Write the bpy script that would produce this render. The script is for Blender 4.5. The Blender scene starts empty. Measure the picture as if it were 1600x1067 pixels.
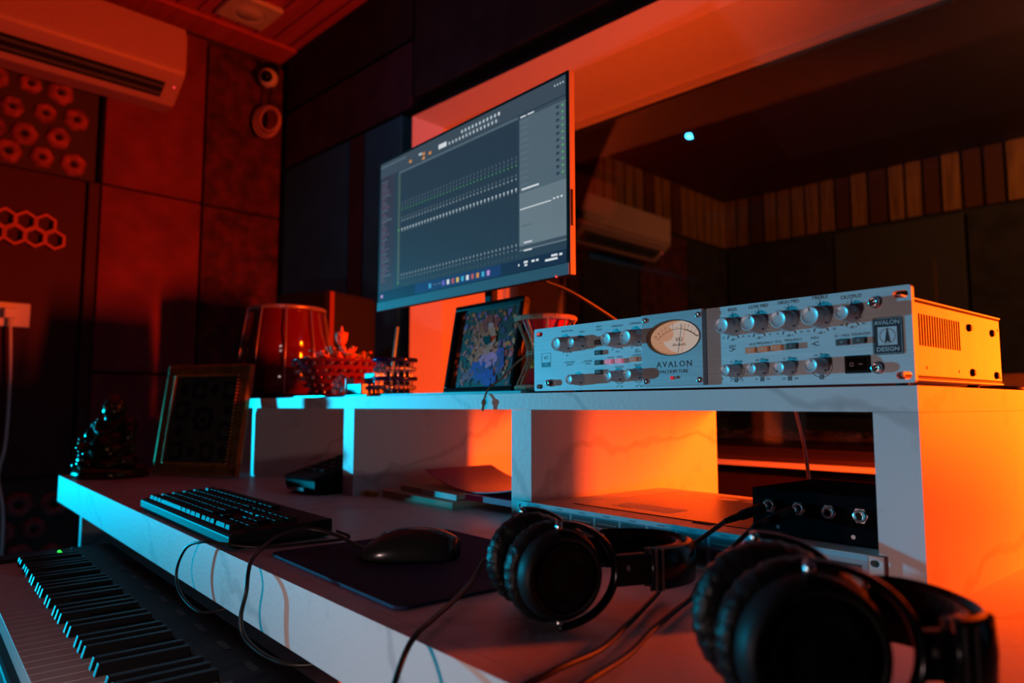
import bpy, bmesh, math, random
from mathutils import Vector, Matrix, Euler
random.seed(7)
PI = math.pi
scene = bpy.context.scene
COL = scene.collection

# ------------------------------------------------------------------ camera
F_PX = 1109.0
YAW = math.radians(40.3)
PITCH = math.atan(100 / F_PX)
cam_data = bpy.data.cameras.new('camera')
cam = bpy.data.objects.new('camera', cam_data)
COL.objects.link(cam)
cam_data.sensor_width = 36
cam_data.lens = F_PX / 1600 * 36
cam_data.clip_start = 0.02
cam.location = (0, 0, 0.942)
cam.rotation_euler = (PI / 2 + PITCH, 0, PI / 2 - YAW)
cam_data.dof.use_dof = True
cam_data.dof.focus_distance = 0.86
cam_data.dof.aperture_fstop = 4.2
scene.camera = cam

# ------------------------------------------------------------------ world, lights, exposure
scene.view_settings.view_transform = 'Standard'
scene.view_settings.look = 'None'
scene.view_settings.exposure = 0
scene.view_settings.gamma = 1
scene.view_settings.use_curve_mapping = False
world = bpy.data.worlds.new('world')
scene.world = world
world.use_nodes = True
bg = world.node_tree.nodes['Background']
bg.inputs[0].default_value = (0.5, 0.25, 0.3, 1)
bg.inputs[1].default_value = 0.003


def area(name, loc, target, size, size_y, power, color, spread=PI):
    l = bpy.data.lights.new(name, 'AREA')
    l.shape = 'RECTANGLE'
    l.size = size
    l.size_y = size_y
    l.energy = power
    l.color = color
    l.spread = spread
    o = bpy.data.objects.new(name, l)
    COL.objects.link(o)
    o.location = loc
    o.rotation_euler = (Vector(target) - Vector(loc)).to_track_quat('-Z', 'Y').to_euler()
    return o


# red light bar standing behind the right end of the desk
area('red_light_bar', (0.16, 1.49, 1.03), (-1.2, 1.05, 0.93), 0.05, 0.32, 30, (1.0, 0.066, 0.001), 1.95)
# cyan lamp far to the left; the wall opening for its light is added
area('cyan_lamp', (-11.0, -3.9, 0.78), (-1.2, 0.5, 0.87), 0.20, 0.20, 150, (0.0, 0.50, 0.80), 1.2)
# warm lamp beside the piano, to the left of the photographer
area('warm_lamp', (-0.52, -0.28, 0.760), (-0.45, 0.6, 0.80), 0.05, 0.03, 1.55, (1.0, 0.66, 0.62))
# unseen warm fill added to brighten the recording room beyond the glass
area('far_room_fill', (0.2, 3.4, 2.3), (-1.5, 5.0, 2.3), 0.3, 0.3, 24, (1.0, 0.34, 0.10))
# faint cyan ceiling spot, mirrored in the studio glass
area('ceiling_spot', (-1.883, 0.548, 2.30), (-1.75, 1.6, 1.65), 0.022, 0.022, 0.30, (0.02, 0.5, 1.0), 2.3)
# faint rose fill added over the desk to lift its dark top
area('rose_fill', (-1.1, 0.1, 2.5), (-1.1, 0.5, 0.7), 1.2, 1.0, 0.07, (1.0, 0.34, 0.42))

# ------------------------------------------------------------------ room frame (turned a little against the desk)
RA = math.radians(4.7)


def rm(o):
    o.location = Matrix.Rotation(RA, 3, 'Z') @ Vector(o.location)
    o.rotation_euler.z += RA
    return o


# ------------------------------------------------------------------ materials
MATS = {}


def mat(name, color=(0.5, 0.5, 0.5), rough=0.5, metal=0.0, emit=None, estr=1.0, coat=0.0, spec=0.5, trans=0.0, ior=1.45):
    if name in MATS:
        return MATS[name]
    m = bpy.data.materials.new(name)
    m.use_nodes = True
    b = m.node_tree.nodes['Principled BSDF']
    b.inputs['Base Color'].default_value = (*color, 1)
    b.inputs['Roughness'].default_value = rough
    b.inputs['Metallic'].default_value = metal
    b.inputs['Specular IOR Level'].default_value = spec
    b.inputs['Coat Weight'].default_value = coat
    b.inputs['Transmission Weight'].default_value = trans
    b.inputs['IOR'].default_value = ior
    if emit:
        b.inputs['Emission Color'].default_value = (*emit, 1)
        b.inputs['Emission Strength'].default_value = estr
    MATS[name] = m
    return m


def N(m, t, **kw):
    n = m.node_tree.nodes.new(t)
    for k, v in kw.items():
        setattr(n, k, v)
    return n


def noise_mat(name, c1, c2, scale, rough=0.8, bump=0.0, bscale=None, detail=6, metal=0.0, stretch=(1, 1, 1), lo=0.35, hi=0.65, spec=0.5):
    m = mat(name, c1, rough, metal, spec=spec)
    b = m.node_tree.nodes['Principled BSDF']
    L = m.node_tree.links.new
    tc = N(m, 'ShaderNodeTexCoord')
    mp = N(m, 'ShaderNodeMapping')
    mp.inputs['Scale'].default_value = stretch
    L(tc.outputs['Object'], mp.inputs[0])
    n = N(m, 'ShaderNodeTexNoise')
    n.inputs['Scale'].default_value = scale
    n.inputs['Detail'].default_value = detail
    L(mp.outputs[0], n.inputs['Vector'])
    r = N(m, 'ShaderNodeValToRGB')
    r.color_ramp.elements[0].position = lo
    r.color_ramp.elements[1].position = hi
    r.color_ramp.elements[0].color = (*c1, 1)
    r.color_ramp.elements[1].color = (*c2, 1)
    L(n.outputs[0], r.inputs[0])
    L(r.outputs[0], b.inputs['Base Color'])
    if bump:
        n2 = N(m, 'ShaderNodeTexNoise')
        n2.inputs['Scale'].default_value = bscale or scale * 4
        n2.inputs['Detail'].default_value = 8
        L(mp.outputs[0], n2.inputs['Vector'])
        bp = N(m, 'ShaderNodeBump')
        bp.inputs['Strength'].default_value = bump
        bp.inputs['Distance'].default_value = 0.01
        L(n2.outputs[0], bp.inputs['Height'])
        L(bp.outputs[0], b.inputs['Normal'])
    return m


def marble():
    m = mat('marble_laminate', (0.75, 0.75, 0.75), 0.42)
    b = m.node_tree.nodes['Principled BSDF']
    L = m.node_tree.links.new
    tc = N(m, 'ShaderNodeTexCoord')
    n0 = N(m, 'ShaderNodeTexNoise')
    n0.inputs['Scale'].default_value = 2.2
    n0.inputs['Detail'].default_value = 5
    L(tc.outputs['Object'], n0.inputs['Vector'])
    add = N(m, 'ShaderNodeMixRGB', blend_type='ADD')
    add.inputs[0].default_value = 0.55
    L(tc.outputs['Object'], add.inputs[1])
    L(n0.outputs['Color'], add.inputs[2])
    w = N(m, 'ShaderNodeTexWave')
    w.inputs['Scale'].default_value = 1.5
    w.inputs['Distortion'].default_value = 3.0
    w.inputs['Detail'].default_value = 3
    mp = N(m, 'ShaderNodeMapping')
    mp.inputs['Rotation'].default_value = (0.2, 0.9, 0.5)
    L(add.outputs[0], mp.inputs[0])
    L(mp.outputs[0], w.inputs['Vector'])
    r = N(m, 'ShaderNodeValToRGB')
    r.color_ramp.elements[0].position = 0.0
    r.color_ramp.elements[0].color = (0.50, 0.49, 0.49, 1)
    r.color_ramp.elements[1].position = 0.024
    r.color_ramp.elements[1].color = (0.64, 0.64, 0.64, 1)
    L(w.outputs[0], r.inputs[0])
    # worn blotches
    n1 = N(m, 'ShaderNodeTexNoise')
    n1.inputs['Scale'].default_value = 14
    n1.inputs['Detail'].default_value = 8
    L(tc.outputs['Object'], n1.inputs['Vector'])
    r1 = N(m, 'ShaderNodeValToRGB')
    r1.color_ramp.elements[0].position = 0.28
    r1.color_ramp.elements[0].color = (0.8, 0.79, 0.77, 1)
    r1.color_ramp.elements[1].position = 0.42
    r1.color_ramp.elements[1].color = (1, 1, 1, 1)
    L(n1.outputs[0], r1.inputs[0])
    mx = N(m, 'ShaderNodeMixRGB', blend_type='MULTIPLY')
    mx.inputs[0].default_value = 1
    L(r.outputs[0], mx.inputs[1])
    L(r1.outputs[0], mx.inputs[2])
    L(mx.outputs[0], b.inputs['Base Color'])
    n2 = N(m, 'ShaderNodeTexNoise')
    n2.inputs['Scale'].default_value = 160
    L(tc.outputs['Object'], n2.inputs['Vector'])
    bp = N(m, 'ShaderNodeBump')
    bp.inputs['Strength'].default_value = 0.12
    bp.inputs['Distance'].default_value = 0.002
    L(n2.outputs[0], bp.inputs['Height'])
    L(bp.outputs[0], b.inputs['Normal'])
    return m


def glass_pane():
    m = bpy.data.materials.new('studio_glass')
    m.use_nodes = True
    nt = m.node_tree
    nt.nodes.clear()
    out = nt.nodes.new('ShaderNodeOutputMaterial')
    tr = nt.nodes.new('ShaderNodeBsdfTransparent')
    tr.inputs[0].default_value = (0.88, 0.9, 0.9, 1)
    gl = nt.nodes.new('ShaderNodeBsdfGlossy')
    gl.inputs['Roughness'].default_value = 0.012
    fr = nt.nodes.new('ShaderNodeFresnel')
    fr.inputs[0].default_value = 1.5
    mx = nt.nodes.new('ShaderNodeMixShader')
    nt.links.new(fr.outputs[0], mx.inputs[0])
    nt.links.new(tr.outputs[0], mx.inputs[1])
    nt.links.new(gl.outputs[0], mx.inputs[2])
    nt.links.new(mx.outputs[0], out.inputs[0])
    return m


M_MARBLE = marble()
M_BLACK = mat('black_plastic', (0.008, 0.008, 0.009), 0.48, spec=0.14)
M_BLACKM = mat('matt_black', (0.010, 0.010, 0.011), 0.75)
M_GLOSSBLK = mat('gloss_black', (0.005, 0.005, 0.006), 0.2, spec=0.25)
M_RUBBER = mat('cable_rubber', (0.012, 0.012, 0.012), 0.42)
M_WHITE = mat('white_paint', (0.72, 0.70, 0.70), 0.5)
M_WPLAST = mat('white_plastic', (0.72, 0.72, 0.72), 0.35)
M_SILVER = noise_mat('brushed_aluminium', (0.47, 0.58, 0.62), (0.54, 0.66, 0.69), 60, rough=0.5, metal=0.2, stretch=(0.3, 1, 8))
M_CHROME = mat('chrome', (0.75, 0.75, 0.76), 0.22, 1.0)
M_KNOB = mat('machined_knob_metal', (0.55, 0.60, 0.62), 0.42, 0.30)
M_STEEL = noise_mat('painted_steel', (0.55, 0.52, 0.48), (0.62, 0.58, 0.54), 30, rough=0.5, metal=0.1)
M_INK = mat('dark_print', (0.015, 0.02, 0.03), 0.6)
M_SHELLIN = mat('dark_inside', (0.01, 0.01, 0.01), 0.9)
M_WALL = noise_mat('dark_wall_paint', (0.05, 0.02, 0.025), (0.06, 0.025, 0.03), 3, rough=0.9)
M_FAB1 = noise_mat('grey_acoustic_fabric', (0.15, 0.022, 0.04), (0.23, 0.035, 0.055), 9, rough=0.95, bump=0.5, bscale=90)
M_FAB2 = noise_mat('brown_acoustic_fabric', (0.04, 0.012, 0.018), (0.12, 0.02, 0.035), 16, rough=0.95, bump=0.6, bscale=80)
M_FABBLUE = noise_mat('teal_acoustic_fabric', (0.02, 0.20, 0.26), (0.03, 0.26, 0.33), 10, rough=0.95, bump=0.4, bscale=90)
M_FABPUR = noise_mat('plum_acoustic_fabric', (0.05, 0.025, 0.04), (0.08, 0.04, 0.06), 10, rough=0.95, bump=0.4, bscale=90)
M_FABDARK = noise_mat('charcoal_acoustic_fabric', (0.02, 0.018, 0.02), (0.035, 0.03, 0.032), 10, rough=0.95, bump=0.4, bscale=90)
M_ROSE = noise_mat('rosette_foam', (0.15, 0.03, 0.035), (0.45, 0.09, 0.10), 22, rough=0.9)
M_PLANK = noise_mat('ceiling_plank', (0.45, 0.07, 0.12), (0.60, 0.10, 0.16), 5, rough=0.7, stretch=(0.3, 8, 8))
M_SLAT = noise_mat('pine_slat', (0.18, 0.07, 0.022), (0.34, 0.15, 0.05), 6, rough=0.6, stretch=(6, 6, 0.5))
M_FLOOR = noise_mat('carpet_floor', (0.02, 0.015, 0.018), (0.035, 0.028, 0.03), 30, rough=0.95)
M_GOLD = noise_mat('gilded_frame', (0.45, 0.26, 0.07), (0.65, 0.42, 0.14), 40, rough=0.32, metal=0.8)
M_GLASS = glass_pane()
M_CRYSTAL = mat('crystal', (0.9, 0.9, 0.95), 0.05, trans=0.9, ior=1.6)
M_LEATHER = noise_mat('wrinkled_leatherette', (0.006, 0.006, 0.007), (0.010, 0.010, 0.010), 30, rough=0.36, bump=0.5, bscale=60, spec=0.2)
M_ROPE = noise_mat('jute_rope', (0.28, 0.19, 0.13), (0.42, 0.30, 0.20), 60, rough=0.9, bump=0.5, bscale=150)


# ------------------------------------------------------------------ mesh builder
class MB:
    def __init__(s):
        s.bm = bmesh.new()
        s.mats = []

    def mi(s, m):
        if m not in s.mats:
            s.mats.append(m)
        return s.mats.index(m)

    def _fin(s, verts, m, M=None, smooth=False):
        if M is not None:
            bmesh.ops.transform(s.bm, matrix=M, verts=verts)
        i = s.mi(m)
        fs = set()
        for v in verts:
            for f in v.link_faces:
                fs.add(f)
        for f in fs:
            f.material_index = i
            f.smooth = smooth
        return s

    def box(s, x0, x1, y0, y1, z0, z1, m, M=None, bev=0.0):
        r = bmesh.ops.create_cube(s.bm, size=1)
        vs = r['verts']
        T = Matrix.Translation(((x0 + x1) / 2, (y0 + y1) / 2, (z0 + z1) / 2)) @ Matrix.Diagonal((x1 - x0, y1 - y0, z1 - z0, 1))
        bmesh.ops.transform(s.bm, matrix=T, verts=vs)
        if bev:
            es = list({e for v in vs for e in v.link_edges})
            r = bmesh.ops.bevel(s.bm, geom=vs + es, offset=bev, segments=2, affect='EDGES', profile=0.6)
            vs = list({v for v in r['verts']} | {v for v in vs if v.is_valid})
        return s._fin(vs, m, M, False)

    def lathe(s, prof, m, M=None, seg=32, smooth=True, a0=0, a1=2 * PI, fn=None):
        """prof = [(r, z)...] around Z"""
        full = abs(a1 - a0 - 2 * PI) < 1e-6
        n = seg if full else seg + 1
        rings = []
        allv = []
        for r, z in prof:
            if r < 1e-6:
                v = s.bm.verts.new((0, 0, z))
                rings.append([v] * n)
                allv.append(v)
            else:
                ring = []
                for k in range(n):
                    a = a0 + (a1 - a0) * k / seg
                    rr = r * (fn(a, z) if fn else 1)
                    v = s.bm.verts.new((rr * math.cos(a), rr * math.sin(a), z))
                    ring.append(v)
                    allv.append(v)
                rings.append(ring)
        for a, b in zip(rings[:-1], rings[1:]):
            for k in range(seg):
                k2 = (k + 1) % n
                q = []
                for v in (a[k], a[k2], b[k2], b[k]):
                    if v not in q:
                        q.append(v)
                if len(q) >= 3:
                    try:
                        s.bm.faces.new(q)
                    except ValueError:
                        pass
        return s._fin(allv, m, M, smooth)

    def cyl(s, p0, p1, r, m, r2=None, seg=20, smooth=True, cap=True):
        p0, p1 = Vector(p0), Vector(p1)
        d = p1 - p0
        M = Matrix.Translation(p0) @ d.to_track_quat('Z', 'Y').to_matrix().to_4x4()
        r2 = r if r2 is None else r2
        h = d.length
        prof = [(r, 0), (r2, h)]
        if cap:
            prof = [(0, 0)] + prof + [(0, h)]
        old = set(s.bm.faces)
        s.lathe(prof, m, M, seg, smooth)
        if cap:
            fs = [f for f in s.bm.faces if f not in old]
            for f in fs:
                if len(f.verts) == 3:
                    f.smooth = False
        return s

    def tube(s, pts, r, m, seg=10, closed=False, flat=1.0):
        pts = [Vector(p) for p in pts]
        n = len(pts)
        rings = []
        allv = []
        up = Vector((0, 0, 1))
        prev = None
        for i, p in enumerate(pts):
            if closed:
                t = pts[(i + 1) % n] - pts[i - 1]
            else:
                t = pts[min(i + 1, n - 1)] - pts[max(i - 1, 0)]
            t.normalize()
            if prev is None:
                a = t.cross(up)
                if a.length < 1e-3:
                    a = t.cross(Vector((1, 0, 0)))
            else:
                a = prev - t * prev.dot(t)
            a.normalize()
            prev = a
            b = t.cross(a)
            rr = r[i] if isinstance(r, (list, tuple)) else r
            ring = [s.bm.verts.new(p + a * rr * math.cos(2 * PI * k / seg) + b * rr * flat * math.sin(2 * PI * k / seg)) for k in range(seg)]
            rings.append(ring)
            allv += ring
        pairs = list(zip(rings[:-1], rings[1:]))
        if closed:
            pairs.append((rings[-1], rings[0]))
        for a, b in pairs:
            for k in range(seg):
                s.bm.faces.new((a[k], a[(k + 1) % seg], b[(k + 1) % seg], b[k]))
        if not closed:
            s.bm.faces.new(rings[0][::-1])
            s.bm.faces.new(rings[-1])
        return s._fin(allv, m, None, True)

    def sphere(s, c, r, m, M=None, seg=20, rings=12, scale=(1, 1, 1)):
        rr = bmesh.ops.create_uvsphere(s.bm, u_segments=seg, v_segments=rings, radius=r)
        T = Matrix.Translation(c) @ Matrix.Diagonal((*scale, 1))
        if M is not None:
            T = M @ T
        return s._fin(rr['verts'], m, T, True)

    def prism(s, outline, z0, z1, m, M=None, smooth=False):
        """outline in XY, extruded along Z"""
        a = [s.bm.verts.new((x, y, z0)) for x, y in outline]
        b = [s.bm.verts.new((x, y, z1)) for x, y in outline]
        n = len(outline)
        s.bm.faces.new(a[::-1])
        s.bm.faces.new(b)
        for k in range(n):
            s.bm.faces.new((a[k], a[(k + 1) % n], b[(k + 1) % n], b[k]))
        return s._fin(a + b, m, M, smooth)

    def ringprism(s, outer, inner, z0, z1, m, M=None):
        n = len(outer)
        V = [[s.bm.verts.new((x, y, z)) for x, y in o] for o, z in ((outer, z0), (outer, z1), (inner, z1), (inner, z0))]
        for i in range(4):
            A, B = V[i], V[(i + 1) % 4]
            for k in range(n):
                s.bm.faces.new((A[k], A[(k + 1) % n], B[(k + 1) % n], B[k]))
        return s._fin(sum(V, []), m, M, False)

    def quad(s, p, m, M=None):
        v = [s.bm.verts.new(q) for q in p]
        s.bm.faces.new(v)
        return s._fin(v, m, M, False)

    def rect(s, x0, x1, z0, z1, m, y=0.0):
        """thin face in the XZ plane looking to -Y"""
        return s.quad([(x0, y, z0), (x1, y, z0), (x1, y, z1), (x0, y, z1)], m)

    def text(s, body, x, z, size, m, y=0.0, align='CENTER', sx=1.0, M=None, bold=0.0):
        cu = bpy.data.curves.new('t', 'FONT')
        cu.body = body
        cu.size = size
        cu.align_x = align
        cu.align_y = 'CENTER'
        cu.resolution_u = 3
        cu.offset = bold
        o = bpy.data.objects.new('t', cu)
        COL.objects.link(o)
        me = bpy.data.meshes.new_from_object(o.evaluated_get(bpy.context.evaluated_depsgraph_get()))
        bpy.data.objects.remove(o)
        bpy.data.curves.remove(cu)
        old = set(s.bm.verts)
        s.bm.from_mesh(me)
        bpy.data.meshes.remove(me)
        vs = [v for v in s.bm.verts if v not in old]
        T = Matrix.Translation((x, y, z)) @ Matrix.Rotation(PI / 2, 4, 'X') @ Matrix.Diagonal((sx, 1, 1, 1))
        if M is not None:
            T = M @ T
        return s._fin(vs, m, T, False)

    def build(s, name, parent=None, loc=None, rot=None, bevel=0.0, subsurf=0):
        bmesh.ops.recalc_face_normals(s.bm, faces=[f for f in s.bm.faces])
        me = bpy.data.meshes.new(name)
        s.bm.to_mesh(me)
        s.bm.free()
        for m in s.mats:
            me.materials.append(m)
        o = bpy.data.objects.new(name, me)
        COL.objects.link(o)
        if parent:
            o.parent = parent
        if loc is not None:
            o.location = loc
        if rot is not None:
            o.rotation_euler = rot
        if bevel:
            b = o.modifiers.new('bevel', 'BEVEL')
            b.width = bevel
            b.segments = 2
            b.limit_method = 'ANGLE'
        if subsurf:
            ss = o.modifiers.new('sub', 'SUBSURF')
            ss.levels = subsurf
            ss.render_levels = subsurf
        return o


def thing(name, label, cat, loc=(0, 0, 0), rotz=0, group=None):
    o = bpy.data.objects.new(name, None)
    o.empty_display_size = 0.05
    COL.objects.link(o)
    o.location = loc
    o.rotation_euler = (0, 0, rotz)
    o['label'] = label
    o['category'] = cat
    if group:
        o['group'] = group
    return o


def tag(o, label, cat, group=None, kind=None):
    o['label'] = label
    o['category'] = cat
    if group:
        o['group'] = group
    if kind:
        o['kind'] = kind
    return o


def struct(o):
    o['kind'] = 'structure'
    return o


def bez(pts, n=12):
    """Catmull-Rom through points"""
    P = [Vector(p) for p in pts]
    P = [P[0] * 2 - P[1]] + P + [P[-1] * 2 - P[-2]]
    out = []
    for i in range(1, len(P) - 2):
        for k in range(n):
            t = k / n
            a, b, c, d = P[i - 1], P[i], P[i + 1], P[i + 2]
            out.append(0.5 * ((2 * b) + (c - a) * t + (2 * a - 5 * b + 4 * c - d) * t * t + (3 * b - a - 3 * c + d) * t ** 3))
    out.append(P[-2])
    return out


def dup(root, loc, rotz=None, label=None):
    r = root.copy()
    COL.objects.link(r)
    r.location = loc
    if rotz is not None:
        r.rotation_euler = (0, 0, rotz)
    if label:
        r['label'] = label
    for ch in list(root.children):
        c = ch.copy()
        COL.objects.link(c)
        c.parent = r
        for g in ch.children:
            d = g.copy()
            COL.objects.link(d)
            d.parent = c
    return r


# ================================================================== ROOM
CEIL = 2.56
XL = -3.05      # left wall surface (room frame)
YB = 1.56       # back wall surface
b = MB().box(-12, 4, -5, 6, -0.05, 0, M_FLOOR)
struct(rm(b.build('floor')))
b = MB().box(XL - 0.12, XL, 0.37, YB + 0.4, 0, CEIL, M_WALL)
b.box(XL - 0.12, XL, -1.6, 0.37, 2.0, CEIL, M_WALL)
struct(rm(b.build('wall_left')))
# back wall around the studio window
WX0, WX1, WZ0, WZ1 = -1.93, 1.7, 0.814, 1.94
b = MB()
b.box(XL, WX0 - 0.10, YB, YB + 0.42, 0, CEIL, M_WALL)
b.box(WX1 + .1, 3.2, YB, YB + 0.42, 0, CEIL, M_WALL)
b.box(WX0 - 0.10, WX1 + .1, YB, YB + 0.42, WZ1 + 0.05, CEIL, M_WALL)
b.box(WX0 - 0.10, WX1 + .1, YB, YB + 0.42, 0, WZ0 - 0.03, mat('lit_lower_wall', (0.13, 0.035, 0.035), 0.8))  # lighter and redder than the other wall: lamp light put into the colour
struct(rm(b.build('wall_back')))
# splayed white window surround, reveal and sill as one frame
b = MB()
yo, yi, yg = YB - 0.055, YB + 0.02, YB + 0.40
ox0, oz1, oz0 = WX0 - 0.085, WZ1 + 0.045, WZ0 - 0.006


def strip(p, q):
    b.quad([(p[0], p[1], p[2]), (p[3], p[4], p[5]), (q[3], q[4], q[5]), (q[0], q[1], q[2])], M_WHITE)


loops = [
    [(ox0, yo, oz0), (ox0, yo, oz1), (WX1 + .085, yo, oz1), (WX1 + .085, yo, oz0)],
    [(WX0, yi, WZ0), (WX0, yi, WZ1), (WX1, yi, WZ1), (WX1, yi, WZ0)],
    [(WX0, yg, WZ0), (WX0, yg, WZ1), (WX1, yg, WZ1), (WX1, yg, WZ0)],
    [(ox0, yg, oz0), (ox0, yg, oz1), (WX1 + .085, yg, oz1), (WX1 + .085, yg, oz0)],
]
for A, B in ((0, 1), (1, 2), (2, 3), (3, 0)):
    for k in range(4):
        k2 = (k + 1) % 4
        b.quad([loops[A][k], loops[A][k2], loops[B][k2], loops[B][k]], M_WHITE if A else mat('lit_trim_paint', (0.90, 0.86, 0.88), 0.5))  # splay drawn in a lighter white: the light on it is put into colour
struct(rm(b.build('trim_1')))
b = MB().box(WX0, WX1, YB + 0.335, YB + 0.345, WZ0, WZ1, M_GLASS)
b.box(WX0, WX0 + 0.02, YB + 0.32, YB + 0.36, WZ0, WZ1, M_WHITE)
b.box(WX0, WX1, YB + 0.32, YB + 0.36, WZ1 - 0.02, WZ1, M_WHITE)
b.box(WX0, WX1, YB + 0.32, YB + 0.36, WZ0, WZ0 + 0.012, mat('dark_sill_board', (0.05, 0.018, 0.018), 0.35))
struct(rm(b.build('window_1')))
b = MB().box(WX0 + 0.001, WX1 - 0.001, YB + 0.015, YB + 0.319, WZ0 + 0.001, WZ0 + 0.010, mat('dark_sill_board', (0.05, 0.018, 0.018), 0.35))
struct(rm(b.build('trim_2')))
# ceiling of dark boards with gaps running along the back wall
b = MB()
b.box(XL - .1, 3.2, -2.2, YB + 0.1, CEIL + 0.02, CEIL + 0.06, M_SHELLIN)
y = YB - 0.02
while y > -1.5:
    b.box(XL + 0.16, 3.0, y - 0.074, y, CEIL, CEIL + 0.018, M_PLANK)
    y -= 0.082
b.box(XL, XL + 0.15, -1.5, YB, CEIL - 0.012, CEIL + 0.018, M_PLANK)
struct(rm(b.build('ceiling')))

# ---- recording room beyond the glass
FX, FY = -2.77, 5.18
b = MB().box(FX - 0.1, FX, YB + 0.42, FY + 0.1, 0, CEIL, M_FABDARK)
struct(rm(b.build('wall_far_left')))
b = MB().box(FX, 3.4, FY, FY + 0.1, 0, CEIL, M_FABDARK)
struct(rm(b.build('wall_far_back')))
b = MB().box(3.3, 3.4, YB + .42, FY, 0, CEIL, M_FABDARK)
struct(rm(b.build('wall_far_right')))
b = MB().box(FX, 3.4, YB + 0.42, FY, CEIL, CEIL + 0.05, mat('dark_ceiling_board', (0.05, 0.03, 0.03), 0.6))
struct(rm(b.build('ceiling_far')))
# band of vertical pine slats under its ceiling
slats = thing('slat_band', 'band of vertical pine slats high on the walls behind the glass', 'wall cladding', (FX, FY, 2.19))
rm(slats)
n = 0
x = 0.02
b = MB()
for k in range(40):
    w = random.choice([0.085, 0.095, 0.105])
    b.box(x, x + w, -0.028 - random.random() * 0.006, 0, 0, CEIL - 2.19, M_SLAT if random.random() < .6 else mat('dark_pine_slat', (0.09, 0.025, 0.01), 0.6))
    x += w + 0.022
b.build('back_slats', slats)
b = MB()
y = -0.02
for k in range(28):
    w = random.choice([0.08, 0.09, 0.1])
    b.box(0, 0.028, y - w, y, 0, CEIL - 2.19, M_SLAT if random.random() < .7 else mat('dark_pine_slat', (0.09, 0.025, 0.01), 0.6))
    y -= w + 0.022
b.build('side_slats', slats)
# dark panels on the far room's walls
b = MB()
for k in range(5):
    b.box(0, 0.03, k * 0.62, k * 0.62 + 0.6, 0, 1.3, [M_FABDARK, M_FAB2][k % 2], bev=0.006)
o = rm(b.build('wall_padding', loc=(FX, YB + 0.55, 0.86)))
tag(o, 'dark padded strips on the left wall behind the glass', 'wall padding')
b = MB()
for k in range(6):
    b.box(k * 0.82, k * 0.82 + 0.8, -0.03, 0, 0, 1.28, [M_FABDARK, mat('grey_padding', (0.05, 0.045, 0.045), 0.95)][k % 2], bev=0.006)
o = rm(b.build('wall_padding', loc=(FX + 0.05, FY, 0.88)))
tag(o, 'dark padded panels on the rear wall behind the glass', 'wall padding')
# bed of pebbles behind the glass
M_PEB = noise_mat('pebbles', (0.18, 0.10, 0.09), (0.7, 0.55, 0.5), 20, rough=0.45)
b = MB()
for k in range(420):
    px, py = random.uniform(0, 2.6), random.uniform(0.0, 0.10)
    r = random.uniform(0.006, 0.012)
    b.sphere((px, py, 0.008 + r * 0.5 + py * 0.08), r, M_PEB, seg=7, rings=5, scale=(1.2, 1, 0.8))
b.box(0, 2.6, -0.01, 0.12, 0, 0.012, M_PEB)
o = rm(b.build('pebble_bed', loc=(WX0 + 0.3, YB + 0.43, WZ0 + .0305)))
tag(o, 'strip of small pebbles lying along the sill behind the glass', 'pebbles', kind='stuff')
b = MB().box(0, 2.6, 0, 0.16, 0, 0.03, mat('dull_ledge', (0.08, 0.04, 0.04), 0.7))
o = rm(b.build('pebble_ledge', loc=(WX0 + 0.3, YB + 0.42, WZ0)))
tag(o, 'pale ledge behind the glass carrying the pebbles', 'ledge')


# ---- acoustic panels
def panel_left(y0, y1, z0, z1, m, th, label, group=None):
    b = MB().box(0.001, th, 0.004, y1 - y0 - 0.004, 0.004, z1 - z0 - 0.004, m, bev=0.008)
    o = b.build('acoustic_panel', loc=(XL, y0, z0))
    return rm(tag(o, label, 'acoustic panel', group))


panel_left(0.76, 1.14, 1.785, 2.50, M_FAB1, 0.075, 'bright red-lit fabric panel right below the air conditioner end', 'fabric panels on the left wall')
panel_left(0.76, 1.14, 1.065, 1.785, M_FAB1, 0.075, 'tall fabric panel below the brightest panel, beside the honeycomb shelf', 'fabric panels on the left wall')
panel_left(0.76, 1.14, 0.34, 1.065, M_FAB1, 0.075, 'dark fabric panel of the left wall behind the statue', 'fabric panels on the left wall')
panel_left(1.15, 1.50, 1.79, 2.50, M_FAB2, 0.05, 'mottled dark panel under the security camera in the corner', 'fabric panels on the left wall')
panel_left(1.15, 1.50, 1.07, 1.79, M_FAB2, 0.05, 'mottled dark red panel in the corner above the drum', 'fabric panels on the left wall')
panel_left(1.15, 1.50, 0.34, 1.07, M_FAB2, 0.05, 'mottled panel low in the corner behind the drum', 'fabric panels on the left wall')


def panel_back(x0, x1, z0, z1, m, label, th=0.055):
    b = MB().box(0.003, x1 - x0 - 0.003, -th, -0.001, 0.003, z1 - z0 - 0.003, m, bev=0.008)
    o = b.build('acoustic_panel', loc=(x0, YB, z0))
    return rm(tag(o, label, 'acoustic panel', 'fabric panels on the back wall'))


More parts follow.
